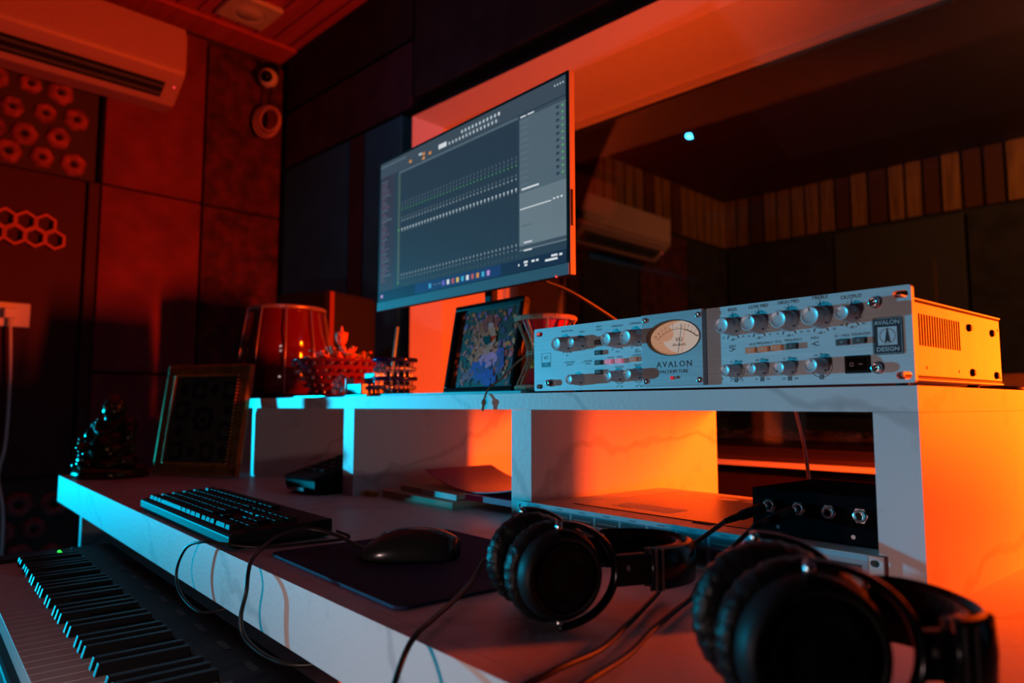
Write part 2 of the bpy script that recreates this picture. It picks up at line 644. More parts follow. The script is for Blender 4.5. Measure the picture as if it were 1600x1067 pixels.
panel_back(-2.98, -2.44, 1.10, 2.015, M_FABBLUE, 'teal fabric panel in the corner left of the plum strip')
panel_back(-2.44, -2.33, 1.10, 2.015, M_FABPUR, 'narrow plum strip between the two teal panels')
panel_back(-2.33, -2.075, 1.10, 2.015, M_FABBLUE, 'teal fabric panel left of the monitor and the window frame')
panel_back(-2.98, -2.44, 0.34, 1.10, M_FABBLUE, 'low teal panel hidden behind the loudspeaker')
panel_back(-2.33, -2.075, 0.34, 1.10, M_FABBLUE, 'low teal panel between loudspeaker and window frame')
panel_back(-2.98, -2.02, 2.02, 2.28, M_FABPUR, 'dark plum panel lying across above the teal panels')
panel_back(-2.98, -2.02, 2.285, 2.55, M_FABDARK, 'charcoal panel under the ceiling in the corner')
panel_back(-2.015, -0.9, 2.05, 2.55, M_FABDARK, 'charcoal panel above the left part of the window')
panel_back(-0.895, 0.4, 2.05, 2.55, M_FABDARK, 'charcoal panel above the right part of the window')


# rosette foam panels
def rosette_panel(y0, y1, z0, z1, label):
    t = thing('rosette_panel', label, 'acoustic panel', (XL, y0, z0), 0, 'rosette panels on the left wall')
    rm(t)
    w, h = y1 - y0, z1 - z0
    MB().box(0.001, 0.025, 0, w, 0, h, mat('rosette_backing', (0.06, 0.03, 0.03), 0.9), bev=0.004).build('backing', t)
    b = MB()
    r0 = 0.042
    row = 0
    z = 0.045
    while z < h - 0.03:
        y = 0.05 + (0.05 if row % 2 else 0)
        while y < w - 0.03:
            r = r0 * random.uniform(0.85, 1.1)
            ph = random.random() * 6
            M = Matrix.Translation((0.022, y + random.uniform(-.008, .008), z + random.uniform(-.008, .008))) @ Matrix.Rotation(PI / 2, 4, 'Y')
            prof = [(r * 1.05, 0), (r * 1.0, 0.012), (r * 0.8, 0.024), (r * 0.5, 0.026), (r * 0.3, 0.016), (r * 0.2, 0.004), (0, 0.003)]
            b.lathe(prof, M_ROSE, M, seg=18, fn=lambda a, z, ph=ph: 1 + 0.07 * math.sin(6 * a + ph))
            b.lathe([(0, 0.0045), (r * 0.2, 0.0045), (r * 0.3, 0.0165)], M_SHELLIN, M, seg=12)  # black disc paints the shade inside each rosette's hole
            y += 0.1
        z += 0.088
        row += 1
    b.build('rosettes', t)
    return t


rosette_panel(0.02, 0.75, 1.80, 2.5, 'dark foam panel of raised rosettes directly under the air conditioner')
rosette_panel(0.37, 0.75, 0.10, 0.68, 'dark rosette panel low on the wall behind the piano')
# plain smooth board between the rosette panels
b = MB().box(0.001, 0.03, 0, 0.35, 0, 1.10, mat('plain_board', (0.055, 0.006, 0.012), 0.75), bev=0.003)
b.box(0.001, 0.055, 0.355, 0.395, 0, 1.10, mat('plain_board', (0.055, 0.006, 0.012), 0.75), bev=0.006)
o = rm(b.build('wall_board', loc=(XL, 0.37, 0.69)))
tag(o, 'smooth dark red wall board carrying honeycomb shelf and socket', 'wall board')

# honeycomb ornament
b = MB()
HR = 0.038


def hexo(c, r):
    return [(c[0] + r * math.cos(PI / 6 + k * PI / 3), c[1] + r * math.sin(PI / 6 + k * PI / 3)) for k in range(6)]


M_HC = mat('honeycomb_plastic', (0.55, 0.10, 0.08), 0.5)
MX = Matrix(((0, 0, 1, 0), (1, 0, 0, 0), (0, 1, 0, 0), (0, 0, 0, 1)))   # XY -> YZ, Z -> X
hp = math.sqrt(3) * HR * 0.93
cells = [(i * hp, 0.0) for i in range(-1, 3)] + [(i * hp - hp / 2, HR * 1.42) for i in range(-1, 3)]
for c in cells:
    b.ringprism(hexo(c, HR), hexo(c, HR - 0.0095), 0, 0.035, M_HC, MX)
o = rm(b.build('honeycomb_ornament', loc=(XL + 0.031, 0.50, 1.545)))
tag(o, 'red-lit honeycomb of small hexagon rings on the left wall', 'wall ornament')

# socket plate with plug and cable
t = thing('wall_socket', 'white wall socket plate below the honeycomb ornament', 'socket', (XL + 0.031, 0.48, 1.262))
rm(t)
MB().box(0, 0.012, -0.09, 0.085, -0.043, 0.043, M_WPLAST, bev=0.004).build('plate', t)
MB().box(0.012, 0.016, -0.07, -0.03, -0.025, 0.025, M_WPLAST, bev=0.002).build('switch', t)
t = thing('charger_plug', 'white plug and hanging white cable in the wall socket', 'plug', (XL + 0.0435, 0.50, 1.262))
rm(t)
MB().box(0, 0.035, -0.018, 0.018, -0.016, 0.02, M_WPLAST, bev=0.005).build('plug_body', t)
MB().tube(bez([(0.02, 0, -0.014), (0.03, 0.004, -0.06), (0.03, 0.012, -0.25), (0.04, 0.008, -0.45), (0.05, -0.008, -0.56), (0.10, 0.005, -0.72), (0.12, 0.0, -1.2)]), 0.0055, M_WPLAST).build('cable', t)


# ---- air conditioners
def make_ac(label, mbody):
    t = thing('air_conditioner', label, 'air conditioner')
    prof = [(0.0, 0.0), (0.10, -0.005), (0.112, 0.005), (0.19, 0.062), (0.215, 0.085), (0.222, 0.11), (0.222, 0.235), (0.205, 0.268), (0.17, 0.28), (0, 0.28)]
    # profile (x, z) extruded along y, length L
    L = 0.90
    PM = Matrix(((1, 0, 0, 0), (0, 0, 1, 0), (0, 1, 0, 0), (0, 0, 0, 1)))
    MB().prism(prof, 0, L, mbody, PM).build('body', t, bevel=0.006)
    MB().box(0.2225, 0.228, 0.01, L - 0.01, 0.098, 0.262, mbody, bev=0.003).build('front_panel', t)
    # outlet on the slanted underside
    d = Vector((0.078, 0, 0.057)).normalized()
    nrm = Vector((0.057, 0, -0.078)).normalized()
    base = Vector((0.112, 0, 0.005))

    def P(u, v, h):
        q = base + d * u + nrm * h
        return (q.x, v, q.z)
    b = MB()
    u0, u1, v0, v1 = 0.012, 0.082, 0.05, L - 0.06
    b.quad([P(u0, v0, .0015), P(u1, v0, .0015), P(u1, v1, .0015), P(u0, v1, .0015)], M_SHELLIN)
    b.build('air_outlet', t)
    b = MB()
    for uu in (0.03, 0.062):
        b.quad([P(uu - .005, v0, .004), P(uu + .006, v0, .004), P(uu + .006, v1, .004), P(uu - .005, v1, .004)], mat('grey_louver', (0.12, 0.12, 0.13), 0.4))
    b.build('louver', t)
    b = MB()
    b.sphere(P(0.07, L - 0.025, 0.0), 0.0035, mat('red_led', (0.8, 0.1, 0.1), 0.4, emit=(1, 0.05, 0.08), estr=1.5), seg=8, rings=6)
    b.build('indicator_light', t)
    return t


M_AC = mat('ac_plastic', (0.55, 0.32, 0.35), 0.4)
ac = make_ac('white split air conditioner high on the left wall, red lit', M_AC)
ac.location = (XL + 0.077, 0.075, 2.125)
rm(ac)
ac2 = dup(ac, (0, 0, 0), 0, 'air conditioner on the far left wall seen through the glass')
ac2.location = (FX + 0.031, 3.10, 1.90)
ac2.rotation_euler = (0, 0, 0)
rm(ac2)
# ---- ceiling vent light
t = thing('ceiling_light', 'square white ceiling fitting near the left wall', 'ceiling light', (-2.72, 1.20, CEIL))
rm(t)
MB().box(-0.10, 0.10, -0.10, 0.10, -0.022, -0.001, M_WPLAST, bev=0.006).build('frame', t)
MB().lathe([(0.0, -0.025), (0.05, -0.027), (0.055, -0.0215), (0.062, -0.0215), (0.064, -0.027), (0.07, -0.0225)], M_WPLAST, seg=28).build('diffuser', t)

# ---- security camera
t = thing('security_camera', 'small dome security camera high in the corner', 'security camera', (-2.93, 1.40, 2.41))
rm(t)
MB().cyl((0, 0, 0.05), (0, 0, 0.0), 0.035, M_BLACK).build('mount', t)
b = MB()
b.sphere((0, -0.01, -0.01), 0.042, M_WPLAST, scale=(1, 1, 1.05))
b.build('housing', t)
b = MB()
b.sphere((0.025, -0.03, -0.018), 0.026, M_GLOSSBLK)
b.build('lens', t)
# hanging coil of cable
t = thing('cable_coil', 'coil of red-lit cable hanging in the corner below the security camera', 'cable', (-2.935, 1.40, 2.195), math.radians(42))
rm(t)
for k, (dx, r) in enumerate([(0.0, 0.062), (0.012, 0.056), (0.02, 0.045)]):
    b = MB()
    b.tube([(dx + r * math.cos(a) * 0.95, -0.01 * k - 0.02, r * 1.15 * math.sin(a)) for a in [2 * PI * i / 28 for i in range(28)]], 0.0048, mat('pink_cable', (0.55, 0.3, 0.32), 0.5), seg=8, closed=True)
    b.build('loop', t)
MB().tube(bez([(0.0, -0.015, 0.07), (0.005, -0.012, 0.11), (0.01, -0.01, 0.17)]), 0.004, M_RUBBER).build('strap', t)

# ================================================================== DESK
DZ = 0.76
t = thing('studio_desk', 'long pale marble-patterned studio desk with a deep front apron', 'desk', (-0.7, 0.7, 0))
dx = 0.7


def dbox(b, x0, x1, y0, y1, z0, z1, m, bev=0.0):
    return b.box(x0 + 0.7, x1 + 0.7, y0 - 0.7, y1 - 0.7, z0, z1, m, bev=bev)


dbox(MB(), -2.2, 0.95, 0.331, 1.16, DZ - 0.025, DZ, M_MARBLE).build('desk_top', t)
dbox(MB(), -2.2, 0.95, 0.312, 0.3305, DZ - 0.066, DZ, M_MARBLE).build('apron', t)
dbox(MB(), -2.0, -1.975, 0.332, 1.1, 0, DZ - 0.026, M_MARBLE).build('leg_panel', t)
dbox(MB(), 0.80, 0.825, 0.332, 1.1, 0, DZ - 0.026, M_MARBLE).build('leg_panel', t)
dbox(MB(), -1.974, 0.799, 1.0, 1.018, 0.15, DZ - 0.026, mat('dark_back_panel', (0.06, 0.04, 0.045), 0.8)).build('back_panel', t)

t = thing('desk_shelf', 'marble-patterned raised shelf with open compartments standing on the desk', 'shelf', (-0.7, 0.7, DZ))
SY0, SY1, SZ0, SZ1 = 0.692, 1.157, 0.936, 0.960


def sbox(b, x0, x1, z0, z1, y0=SY0, y1=SY1):
    return b.box(x0 + 0.7, x1 + 0.7, y0 - 0.7, y1 - 0.7, z0 - DZ, z1 - DZ, M_MARBLE)


sbox(MB(), -2.19, -0.252, SZ0, SZ1).build('shelf_board', t)
for x0, x1 in ((-2.19, -2.168), (-1.868, -1.843), (-1.355, -1.311), (-0.817, -0.773), (-0.292, -0.252)):
    sbox(MB(), x0, x1, DZ, SZ0 - 0.0003).build('divider', t)
sbox(MB(), -1.30, -0.84, SZ1, SZ1 + 0.005, 0.73, 0.96).build('top_strip', t)

# ================================================================== AMPLIFIER / CHANNEL STRIP


def rrect(x0, x1, z0, z1, r, n=5):
    out = []
    for cx, cz, a0 in ((x1 - r, z1 - r, 0), (x0 + r, z1 - r, PI / 2), (x0 + r, z0 + r, PI), (x1 - r, z0 + r, 3 * PI / 2)):
        for k in range(n + 1):
            a = a0 + PI / 2 * k / n
            out.append((cx + r * math.cos(a), cz + r * math.sin(a)))
    return out


def plate(outer, holes, y0, y1, m, name, parent, loc=None, bevel=0.0, mside=None):
    """plate in the XZ plane with holes, front at y0, back at y1"""
    bm = bmesh.new()
    es = []
    for lp in [outer] + holes:
        vs = [bm.verts.new((x, y0, z)) for x, z in lp]
        for i in range(len(vs)):
            es.append(bm.edges.new((vs[i], vs[(i + 1) % len(vs)])))
    bmesh.ops.triangle_fill(bm, use_beauty=True, use_dissolve=False, edges=es)
    fs = list(bm.faces)
    r = bmesh.ops.extrude_face_region(bm, geom=fs)
    vs = [g for g in r['geom'] if isinstance(g, bmesh.types.BMVert)]
    bmesh.ops.translate(bm, verts=vs, vec=(0, y1 - y0, 0))
    bmesh.ops.recalc_face_normals(bm, faces=bm.faces)
    me = bpy.data.meshes.new(name)
    bm.to_mesh(me)
    bm.free()
    me.materials.append(m)
    o = bpy.data.objects.new(name, me)
    COL.objects.link(o)
    o.parent = parent
    if loc:
        o.location = loc
    if bevel:
        bv = o.modifiers.new('bevel', 'BEVEL')
        bv.width = bevel
        bv.segments = 2
        bv.limit_method = 'ANGLE'
        bv.angle_limit = 1.0
    return o


def ell(cx, cz, a, b, n=40):
    return [(cx + a * math.cos(2 * PI * k / n), cz + b * math.sin(2 * PI * k / n)) for k in range(n)]


def slot(cx, cz, w, r, n=8):
    out = []
    for k in range(n + 1):
        a = -PI / 2 + PI * k / n
        out.append((cx + w - r + r * math.cos(a), cz + r * math.sin(a)))
    for k in range(n + 1):
        a = PI / 2 + PI * k / n
        out.append((cx - w + r + r * math.cos(a), cz + r * math.sin(a)))
    return out


AX, AY, AZ = -0.7625, 0.689, 0.9625
PW, PH = 0.5105, 0.0895
amp = thing('channel_strip', 'silver rack preamplifier with oval level meter and many knobs on top of the shelf', 'audio processor', (AX, AY, AZ))
FR = 0.0          # front plane of the panel (local y)
holes = [slot(0.0115, 0.0815, 0.0065, 0.0032), slot(0.0115, 0.0065, 0.0065, 0.0032),
         slot(PW - 0.0095, 0.0815, 0.0068, 0.0034), slot(PW - 0.0095, 0.0068, 0.0068, 0.0034)]
plate(rrect(0, PW, 0, PH, 0.0025), holes, FR, FR + 0.006, M_SILVER, 'front_panel', amp, bevel=0.0006)
# chassis
BX0, BX1, BYB, BZ0, BZ1 = 0.018, PW - 0.0125, 0.292, 0.0030, 0.0825
b = MB()
b.box(BX0, BX1, 0.0065, BYB, BZ0 + 0.0025, BZ1 - 0.0025, M_STEEL)
b.build('chassis', amp, bevel=0.0008)
b = MB()
b.box(BX0 - 0.001, BX1 + 0.0012, 0.0065, BYB + 0.001, BZ1 - 0.002, BZ1, M_STEEL)
b.build('top_cover', amp, bevel=0.0005)
b = MB()
b.box(BX0 - 0.001, BX1 + 0.0012, 0.0065, BYB + 0.001, BZ0, BZ0 + 0.002, M_STEEL)
b.build('bottom_cover', amp, bevel=0.0005)
b = MB()
for k in range(17):
    yy = 0.048 + k * 0.0067
    z0_ = 0.037 - k * 0.0
    b.box(BX1, BX1 + 0.0004, yy, yy + 0.0028, z0_, z0_ + 0.031, M_SHELLIN)
for yy, zz in ((0.062, 0.0145), (0.150, 0.0135), (0.283, 0.066), (0.283, 0.010)):
    b.box(BX1, BX1 + 0.0004, yy, yy + 0.0016, zz, zz + 0.003, M_SHELLIN)
b.box(BX1, BX1 + 0.0003, 0.0065, BYB, BZ1 - 0.0042, BZ1 - 0.0026, M_SHELLIN)
b.box(BX1, BX1 + 0.0003, 0.010, BYB, BZ0 + 0.0034, BZ0 + 0.0050, M_SHELLIN)
b.build('side_vent', amp)
for yy, zz in ((0.186, 0.0635), (0.262, 0.0625), (0.190, 0.0150), (0.270, 0.0140)):
    b = MB()
    b.lathe([(0.0042, 0), (0.0042, 0.0015), (0.003, 0.0032), (0.0012, 0.0034), (0, 0.002)], M_BLACK, Matrix.Translation((BX1, yy, zz)) @ Matrix.Rotation(PI / 2, 4, 'Y'), seg=14)
    b.build('side_screw', amp)
b = MB()
for xx, yy in ((PW - 0.022, 0.06), (PW - 0.022, 0.2), (0.2, 0.1)):
    b.lathe([(0.003, 0), (0.0025, 0.002), (0, 0.0024)], M_STEEL, Matrix.Translation((xx, yy, BZ1)), seg=10)
b.build('cover_screw', amp)
for xx, yy in ((PW - 0.03, 0.05), (PW - 0.03, 0.25), (0.04, 0.05), (0.04, 0.25)):
    MB().cyl((xx, yy, -0.002), (xx, yy, BZ0), 0.006, M_BLACK).build('foot', amp)

FM = Matrix.Rotation(PI / 2, 4, 'X')      # +Z -> -Y (towards the viewer)


def front_lathe(b, x, z, prof, m, y=0.0, seg=32):
    b.lathe(prof, m, Matrix.Translation((x, y, z)) @ FM, seg=seg)


def knob(X, Zw, r, mark=90.0):
    x = X - AX
    z = Zw - AZ
    b = MB()
    e = 0.0223
    prof = [(r * 1.22, 0), (r * 1.22, 0.0018), (r * 1.12, 0.0026), (r * 1.10, 0.0105), (r * 1.0, 0.0112), (r * 1.0, e - 0.0014), (r * 0.90, e), (r * 0.86, e - 0.0003), (r * 0.4, e - 0.0006), (0, e - 0.0006)]
    front_lathe(b, x, z, prof, M_KNOB, seg=40)
    o = b.build('knob', amp)
    b = MB()
    a = math.radians(mark)
    c, s_ = math.cos(a), math.sin(a)
    w = 0.0005
    p = []
    for u, v in ((r * 0.45, -w), (r * 0.86, -w), (r * 0.86, w), (r * 0.45, w)):
        p.append((x + u * c - v * s_, -e - 0.0001 + .0003, z + u * s_ + v * c))
    b.quad(p, M_INK)
    q = []
    for u, v in ((-r * 0.5, -w), (-r * 0.2, -w)):
        pass
    b.box(x + r * 1.06 * math.cos(-0.7) - 0.0006, x + r * 1.06 * math.cos(-0.7) + 0.0014, -0.0075, -0.0045, z + r * 1.06 * math.sin(-0.7) - 0.0006, z + r * 1.06 * math.sin(-0.7) + 0.0008, M_INK)
    b.build('pointer', o)
    return x, z


EQ = [(-0.436, 1.0285, 0.0086, 250, 'BASS'), (-0.4045, 1.0285, 0.0088, 70, 'LOW MID'), (-0.3705, 1.029, 0.0092, 90, 'HIGH MID'), (-0.337, 1.0295, 0.0095, 95, 'TREBLE'), (-0.306, 1.0295, 0.0070, 150, 'OUTPUT')]
LOW = [(-0.4335, 0.9797, 0.0064, 90), (-0.4025, 0.980, 0.0064, 75), (-0.3715, 0.980, 0.0066, 240), (-0.338, 0.981, 0.0072, 80)]
LEFT = [(-0.695, 1.0255, 0.0093, 90), (-0.666, 1.0255, 0.0066, 90), (-0.604, 1.0255, 0.0088, 130), (-0.572, 1.026, 0.0090, 160), (-0.670, 0.9765, 0.0066, 90), (-0.601, 0.979, 0.0064, 110), (-0.5695, 0.980, 0.0066, 180)]
pr = MB()                      # everything printed on the panel
YP = -0.00025


def ln(x0, z0, x1, z1, w=0.0003):
    d = Vector((x1 - x0, z1 - z0))
    n_ = Vector((-d.y, d.x)).normalized() * w
    pr.quad([(x0 - n_.x, YP, z0 - n_.y), (x1 - n_.x, YP, z1 - n_.y), (x1 + n_.x, YP, z1 + n_.y), (x0 + n_.x, YP, z0 + n_.y)], M_INK)


def arc(x, z, r, a0, a1, w=0.00028, n=20):
    for k in range(n):
        t0 = math.radians(a0 + (a1 - a0) * k / n)
        t1 = math.radians(a0 + (a1 - a0) * (k + 1) / n)
        ln(x + r * math.cos(t0), z + r * math.sin(t0), x + r * math.cos(t1), z + r * math.sin(t1), w)


def T(s_, x, z, size, sx=1.0, bold=0.0):
    pr.text(s_, x, z, size, M_INK, y=YP, sx=sx, bold=bold)


for X, Zw, r, mk, nm in EQ:
    x, z = knob(X, Zw, r, mk)
    T(nm, x + 0.0, z + r * 1.22 + 0.0085, 0.0052)
    T('0', x, z + r * 1.22 + 0.0054, 0.0030)
    R0 = r * 1.22 + 0.0006
    for k, a in enumerate(range(-62, 243, 20)):
        if a == 78:
            continue
        aa = math.radians(a)
        ln(x + R0 * math.cos(aa), z + R0 * math.sin(aa), x + (R0 + 0.0018) * math.cos(aa), z + (R0 + 0.0018) * math.sin(aa), 0.00018)
    ln(x, z + R0, x, z + R0 + 0.0034, 0.0004)
    for sgn in (-1, 1):
        aa = math.radians(-90 + sgn * 28)
        ln(x + R0 * math.cos(aa), z + R0 * math.sin(aa), x + (R0 + 0.0038) * math.cos(aa), z + (R0 + 0.0038) * math.sin(aa), 0.00045)
        T('2', x + sgn * 0.0035, z + R0 + 0.0028, 0.0028)
    T({'BASS': '24', 'LOW MID': '16', 'HIGH MID': '16', 'TREBLE': '20', 'OUTPUT': '45'}[nm], x - R0 - 0.001, z - R0 - 0.0005, 0.0031)
    T({'BASS': '24', 'LOW MID': '16', 'HIGH MID': '16', 'TREBLE': '20', 'OUTPUT': '10'}[nm], x + R0 + 0.001, z - R0 - 0.0005, 0.0031)
    T('- dB +', x, z - R0 - 0.0032, 0.0036)
nums = [('25', '50', '100', '15', '18'), ('100', '150', '200', '35', '450'), ('1k', '1k2', '1k4', '220', '2k8'), ('10k', '15k', '20k', '', '32k')]
for i, (X, Zw, r, mk) in enumerate(LOW):
    x, z = knob(X, Zw, r, mk)
    q = nums[i]
    if i in (0, 3):
        arc(x, z, r * 1.55, 215, 385)
    T(q[0], x - 0.0055, z + r + 0.0036, 0.0030)
    T(q[1], x, z + r + 0.0046, 0.0030)
    T(q[2], x + 0.0058, z + r + 0.0036, 0.0030)
    if q[3]:
        T(q[3], x - 0.0065, z - r - 0.0038, 0.0030)
        T(q[4], x + 0.0068, z - r - 0.0038, 0.0030)
    pr.rect(x - 0.0022, x + 0.0022, z - r - 0.0058, z - r - 0.0018, M_INK, YP)
    pr.text('Hz', x, z - r - 0.0038, 0.0028, M_SILVER, y=YP - 0.0001)
for i, (X, Zw, r, mk) in enumerate(LEFT):
    x, z = knob(X, Zw, r, mk)
    nm = ['PREAMP GAIN', 'INPUT', 'THRESHOLD', 'COMPRESSION', '', 'ATTACK', 'RELEASE'][i]
    if nm:
        T(nm, x, z + r * 1.22 + (0.0075 if i < 4 else 0.004), 0.0036)
    if i in (1, 5, 6):
        arc(x, z, r * 1.5, 20, 340)
    if i in (0, 2, 3):
        for sgn in (-1, 1):
            aa = math.radians(-90 + sgn * 35)
            ln(x + 0.0115 * math.cos(aa), z + 0.0115 * math.sin(aa), x + 0.0150 * math.cos(aa), z + 0.0150 * math.sin(aa), 0.0004)
        T('- dB +', x, z - 0.0148, 0.0032)
        ln(x, z + 0.0115, x, z + 0.0148, 0.0002)
    T('0', x, z - r * 1.22 - (0.0175 if i < 4 else 0.0045), 0.0028)
T('10      20', -0.601 - AX, 0.966 - AZ, 0.0030)
T('100    800', -0.5695 - AX, 0.966 - AZ, 0.0030)
T('INSTRUMENT', -0.690 - AX, 1.0010 - AZ, 0.0033)
T('PREAMP', -0.690 - AX, 0.9975 - AZ, 0.0033)
T('HIGHPASS', -0.656 - AX, 1.001 - AZ, 0.0033)
T('FILTER', -0.656 - AX, 0.9975 - AZ, 0.0033)
T('INPUT', -0.635 - AX, 1.0455 - AZ, 0.0034)
T('MODE', -0.635 - AX, 1.0415 - AZ, 0.0034)
T('METER', -0.600 - AX, 1.0035 - AZ, 0.0030)
T('OUTPUT', -0.615 - AX, 1.0035 - AZ, 0.0030)
T('COMPRESSOR', -0.570 - AX, 1.0045 - AZ, 0.0028)
T('RATIO', -0.570 - AX, 1.0085 - AZ, 0.0034)
T('HI-Q', -0.4130 - AX, 1.0075 - AZ, 0.0034)
T('FREQUENCY', -0.3985 - AX, 1.0080 - AZ, 0.0034)
T('HI-Q', -0.3830 - AX, 1.0085 - AZ, 0.0034)
T('FREQUENCY', -0.3665 - AX, 1.0090 - AZ, 0.0034)
T('SHELF', -0.3435 - AX, 1.0095 - AZ, 0.0034)
T('SHELF', -0.437 - AX, 1.007 - AZ, 0.0034)
T('SC + MIDI', -0.3165 - AX, 1.0095 - AZ, 0.0034)
T('EQUALIZER', -0.2985 - AX, 1.0100 - AZ, 0.0034)
for sx_ in (-0.3435, -0.437):
    x, z = sx_ - AX, 1.0035 - AZ
    dr = -1 if sx_ > -0.4 else 1
    ln(x + dr * 0.004, z, x + dr * 0.0015, z, 0.0004)
    for sg in (1, -1):
        ln(x + dr * 0.0015, z, x - dr * 0.0005, z + sg * 0.0016, 0.0004)
        ln(x - dr * 0.0005, z + sg * 0.0016, x - dr * 0.004, z + sg * 0.0016, 0.0004)
# small printed plate at the left end
x, z = 0.0155, 0.0335
for a, c_, d_, e_ in ((0, 0.019, 0, 0.0006), (0, 0.019, 0.0194, 0.020), (0, 0.0006, 0, 0.02), (0.0184, 0.019, 0, 0.02)):
    pr.rect(x + a, x + c_, z + d_, z + e_, mat('blue_print', (0.05, 0.22, 0.30), 0.5), YP)
pr.rect(x + 0.0012, x + 0.0178, z + 0.001, z + 0.0070, mat('blue_print', (0.05, 0.22, 0.30), 0.5), YP)
pr.text('737', x + 0.0095, z + 0.004, 0.0045, M_SILVER, y=YP - 0.0001)
pr.text('VT', x + 0.0095, z + 0.013, 0.0075, mat('blue_print', (0.05, 0.22, 0.30), 0.5), y=YP)
pr.build('panel_print', amp)

# maker's badge
b = MB()
x0, x1, z0, z1 = -0.2875 - AX, -0.2605 - AX, 0.9890 - AZ, 1.0235 - AZ
b.prism(rrect(x0, x1, z0, z1, 0.002), 0, 0.0008, M_INK, Matrix(((1, 0, 0, 0), (0, 0, -1, 0), (0, 1, 0, 0), (0, 0, 0, 1))))
cx = (x0 + x1) / 2
cz = (z0 + z1) / 2
b.rect(x0 + 0.005, x1 - 0.005, cz - 0.0085, cz + 0.0085, M_SILVER, -0.0010)
for k in range(4):
    pass
YB_ = -0.0012
b.text('AVALON', cx, z1 - 0.0048, 0.0056, M_SILVER, y=YB_, sx=1.0, bold=0.00005)
b.text('DESIGN', cx, z0 + 0.0048, 0.0056, M_SILVER, y=YB_, sx=1.05, bold=0.00005)
# thin light outline
for (a, c_, d_, e_) in ((x0 + .001, x1 - .001, z0 + .0008, z0 + .0011), (x0 + .001, x1 - .001, z1 - .0011, z1 - .0008), (x0 + .0008, x0 + .0011, z0 + .001, z1 - .001), (x1 - .0011, x1 - .0008, z0 + .001, z1 - .001)):
    b.rect(a, c_, d_, e_, M_SILVER, YB_)
n_ = 28
for k in range(n_):
    a0, a1 = 2 * PI * k / n_, 2 * PI * (k + 1) / n_
    ri, ro = 0.0066, 0.0070
    b.quad([(cx + ri * math.cos(a0), YB_, cz + ri * math.sin(a0)), (cx + ro * math.cos(a0), YB_, cz + ro * math.sin(a0)), (cx + ro * math.cos(a1), YB_, cz + ro * math.sin(a1)), (cx + ri * math.cos(a1), YB_, cz + ri * math.sin(a1))], M_INK)
b.quad([(cx - 0.0003, YB_, cz + 0.0075), (cx - 0.0026, YB_, cz - 0.0066), (cx, YB_, cz - 0.0048), (cx + 0.0026, YB_, cz - 0.0066), (cx + 0.0003, YB_, cz + 0.0075)], M_INK)
b.build('badge', amp)

# push buttons
M_BTNLIT = mat('lit_amber_button', (0.5, 0.22, 0.12), 0.4, emit=(1, 0.25, 0.08), estr=0.10)
M_BTNPNK = mat('lit_pink_button', (0.6, 0.3, 0.35), 0.4, emit=(1, 0.2, 0.35), estr=0.3)
M_BTN = mat('clear_grey_button', (0.09, 0.09, 0.09), 0.3)
for X, Zw, m in ((-0.4135, 1.001, M_BTNLIT), (-0.3985, 1.0015, M_BTNLIT), (-0.3835, 1.002, M_BTNLIT), (-0.3670, 1.0025, M_BTN), (-0.3150, 1.003, M_BTN), (-0.2990, 1.0035, M_BTN),
                 (-0.6345, 1.0245, M_BTN), (-0.6345, 1.0110, M_BTN), (-0.6345, 0.9980, M_BTN), (-0.6345, 0.9855, M_BTN), (-0.6165, 0.9983, M_BTNPNK), (-0.5990, 0.9985, M_BTNPNK), (-0.5750, 0.9995, M_BTNLIT)):
    x, z = X - AX, Zw - AZ
    o = MB().box(x - 0.0056, x + 0.0056, -0.0045, -0.0002, z - 0.0030, z + 0.0030, m, bev=0.0005).build('push_button', amp)
    b = MB()
    b.box(x - 0.0066, x - 0.0058, -0.003, 0, z - 0.003, z + 0.003, M_INK)
    b.text('IN' if m is not M_BTN else 'SC', x, z, 0.0026, M_SILVER, y=-0.0047)
    b.build('legend', o)
# power rocker
x0, x1, z0, z1 = -0.3140 - AX, -0.2905 - AX, 0.9725 - AZ, 0.9895 - AZ
o = MB().box(x0, x1, -0.0025, -0.0001, z0, z1, M_BLACK, bev=0.0006).build('switch_bezel', amp)
b = MB()
b.box(x0 + 0.003, x1 - 0.003, -0.0045, -0.001, z0 + 0.003, z1 - 0.003, M_GLOSSBLK, bev=0.0006)
b.build('rocker', o)
b = MB()
cx, cz = (x0 + x1) / 2, (z0 + z1) / 2
for k in range(16):
    a0, a1 = 2 * PI * k / 16, 2 * PI * (k + 1) / 16
    b.quad([(cx - 0.004 + q * math.cos(a), -0.0047, cz + q * math.sin(a)) for q, a in ((0.0014, a0), (0.0019, a0), (0.0019, a1), (0.0014, a1))], M_WHITE)
b.rect(cx + 0.0025, cx + 0.0060, cz - 0.0003, cz + 0.0003, M_WHITE, -0.0047)
b.build('switch_marks', o)
# large hex screws at the right
for X, Zw in ((-0.2835, 1.0385), (-0.2840, 0.9770)):
    b = MB()
    front_lathe(b, X - AX, Zw - AZ, [(0.0058, 0), (0.0058, 0.0008), (0.0048, 0.001), (0.0048, 0.0055), (0.0040, 0.0065), (0.0026, 0.0065), (0.0024, 0.0035), (0, 0.0035)], M_CHROME, seg=24)
    b.build('panel_screw', amp)
# instrument jack at the left
b = MB()
front_lathe(b, -0.7270 - AX, 0.9735 - AZ, [(0.0052, 0), (0.0052, 0.002), (0.0042, 0.0022), (0.0042, 0.008), (0.0030, 0.0085), (0.0020, 0.0085), (0.0020, 0.002), (0, 0.002)], M_CHROME, seg=20)
b.build('input_jack', amp)

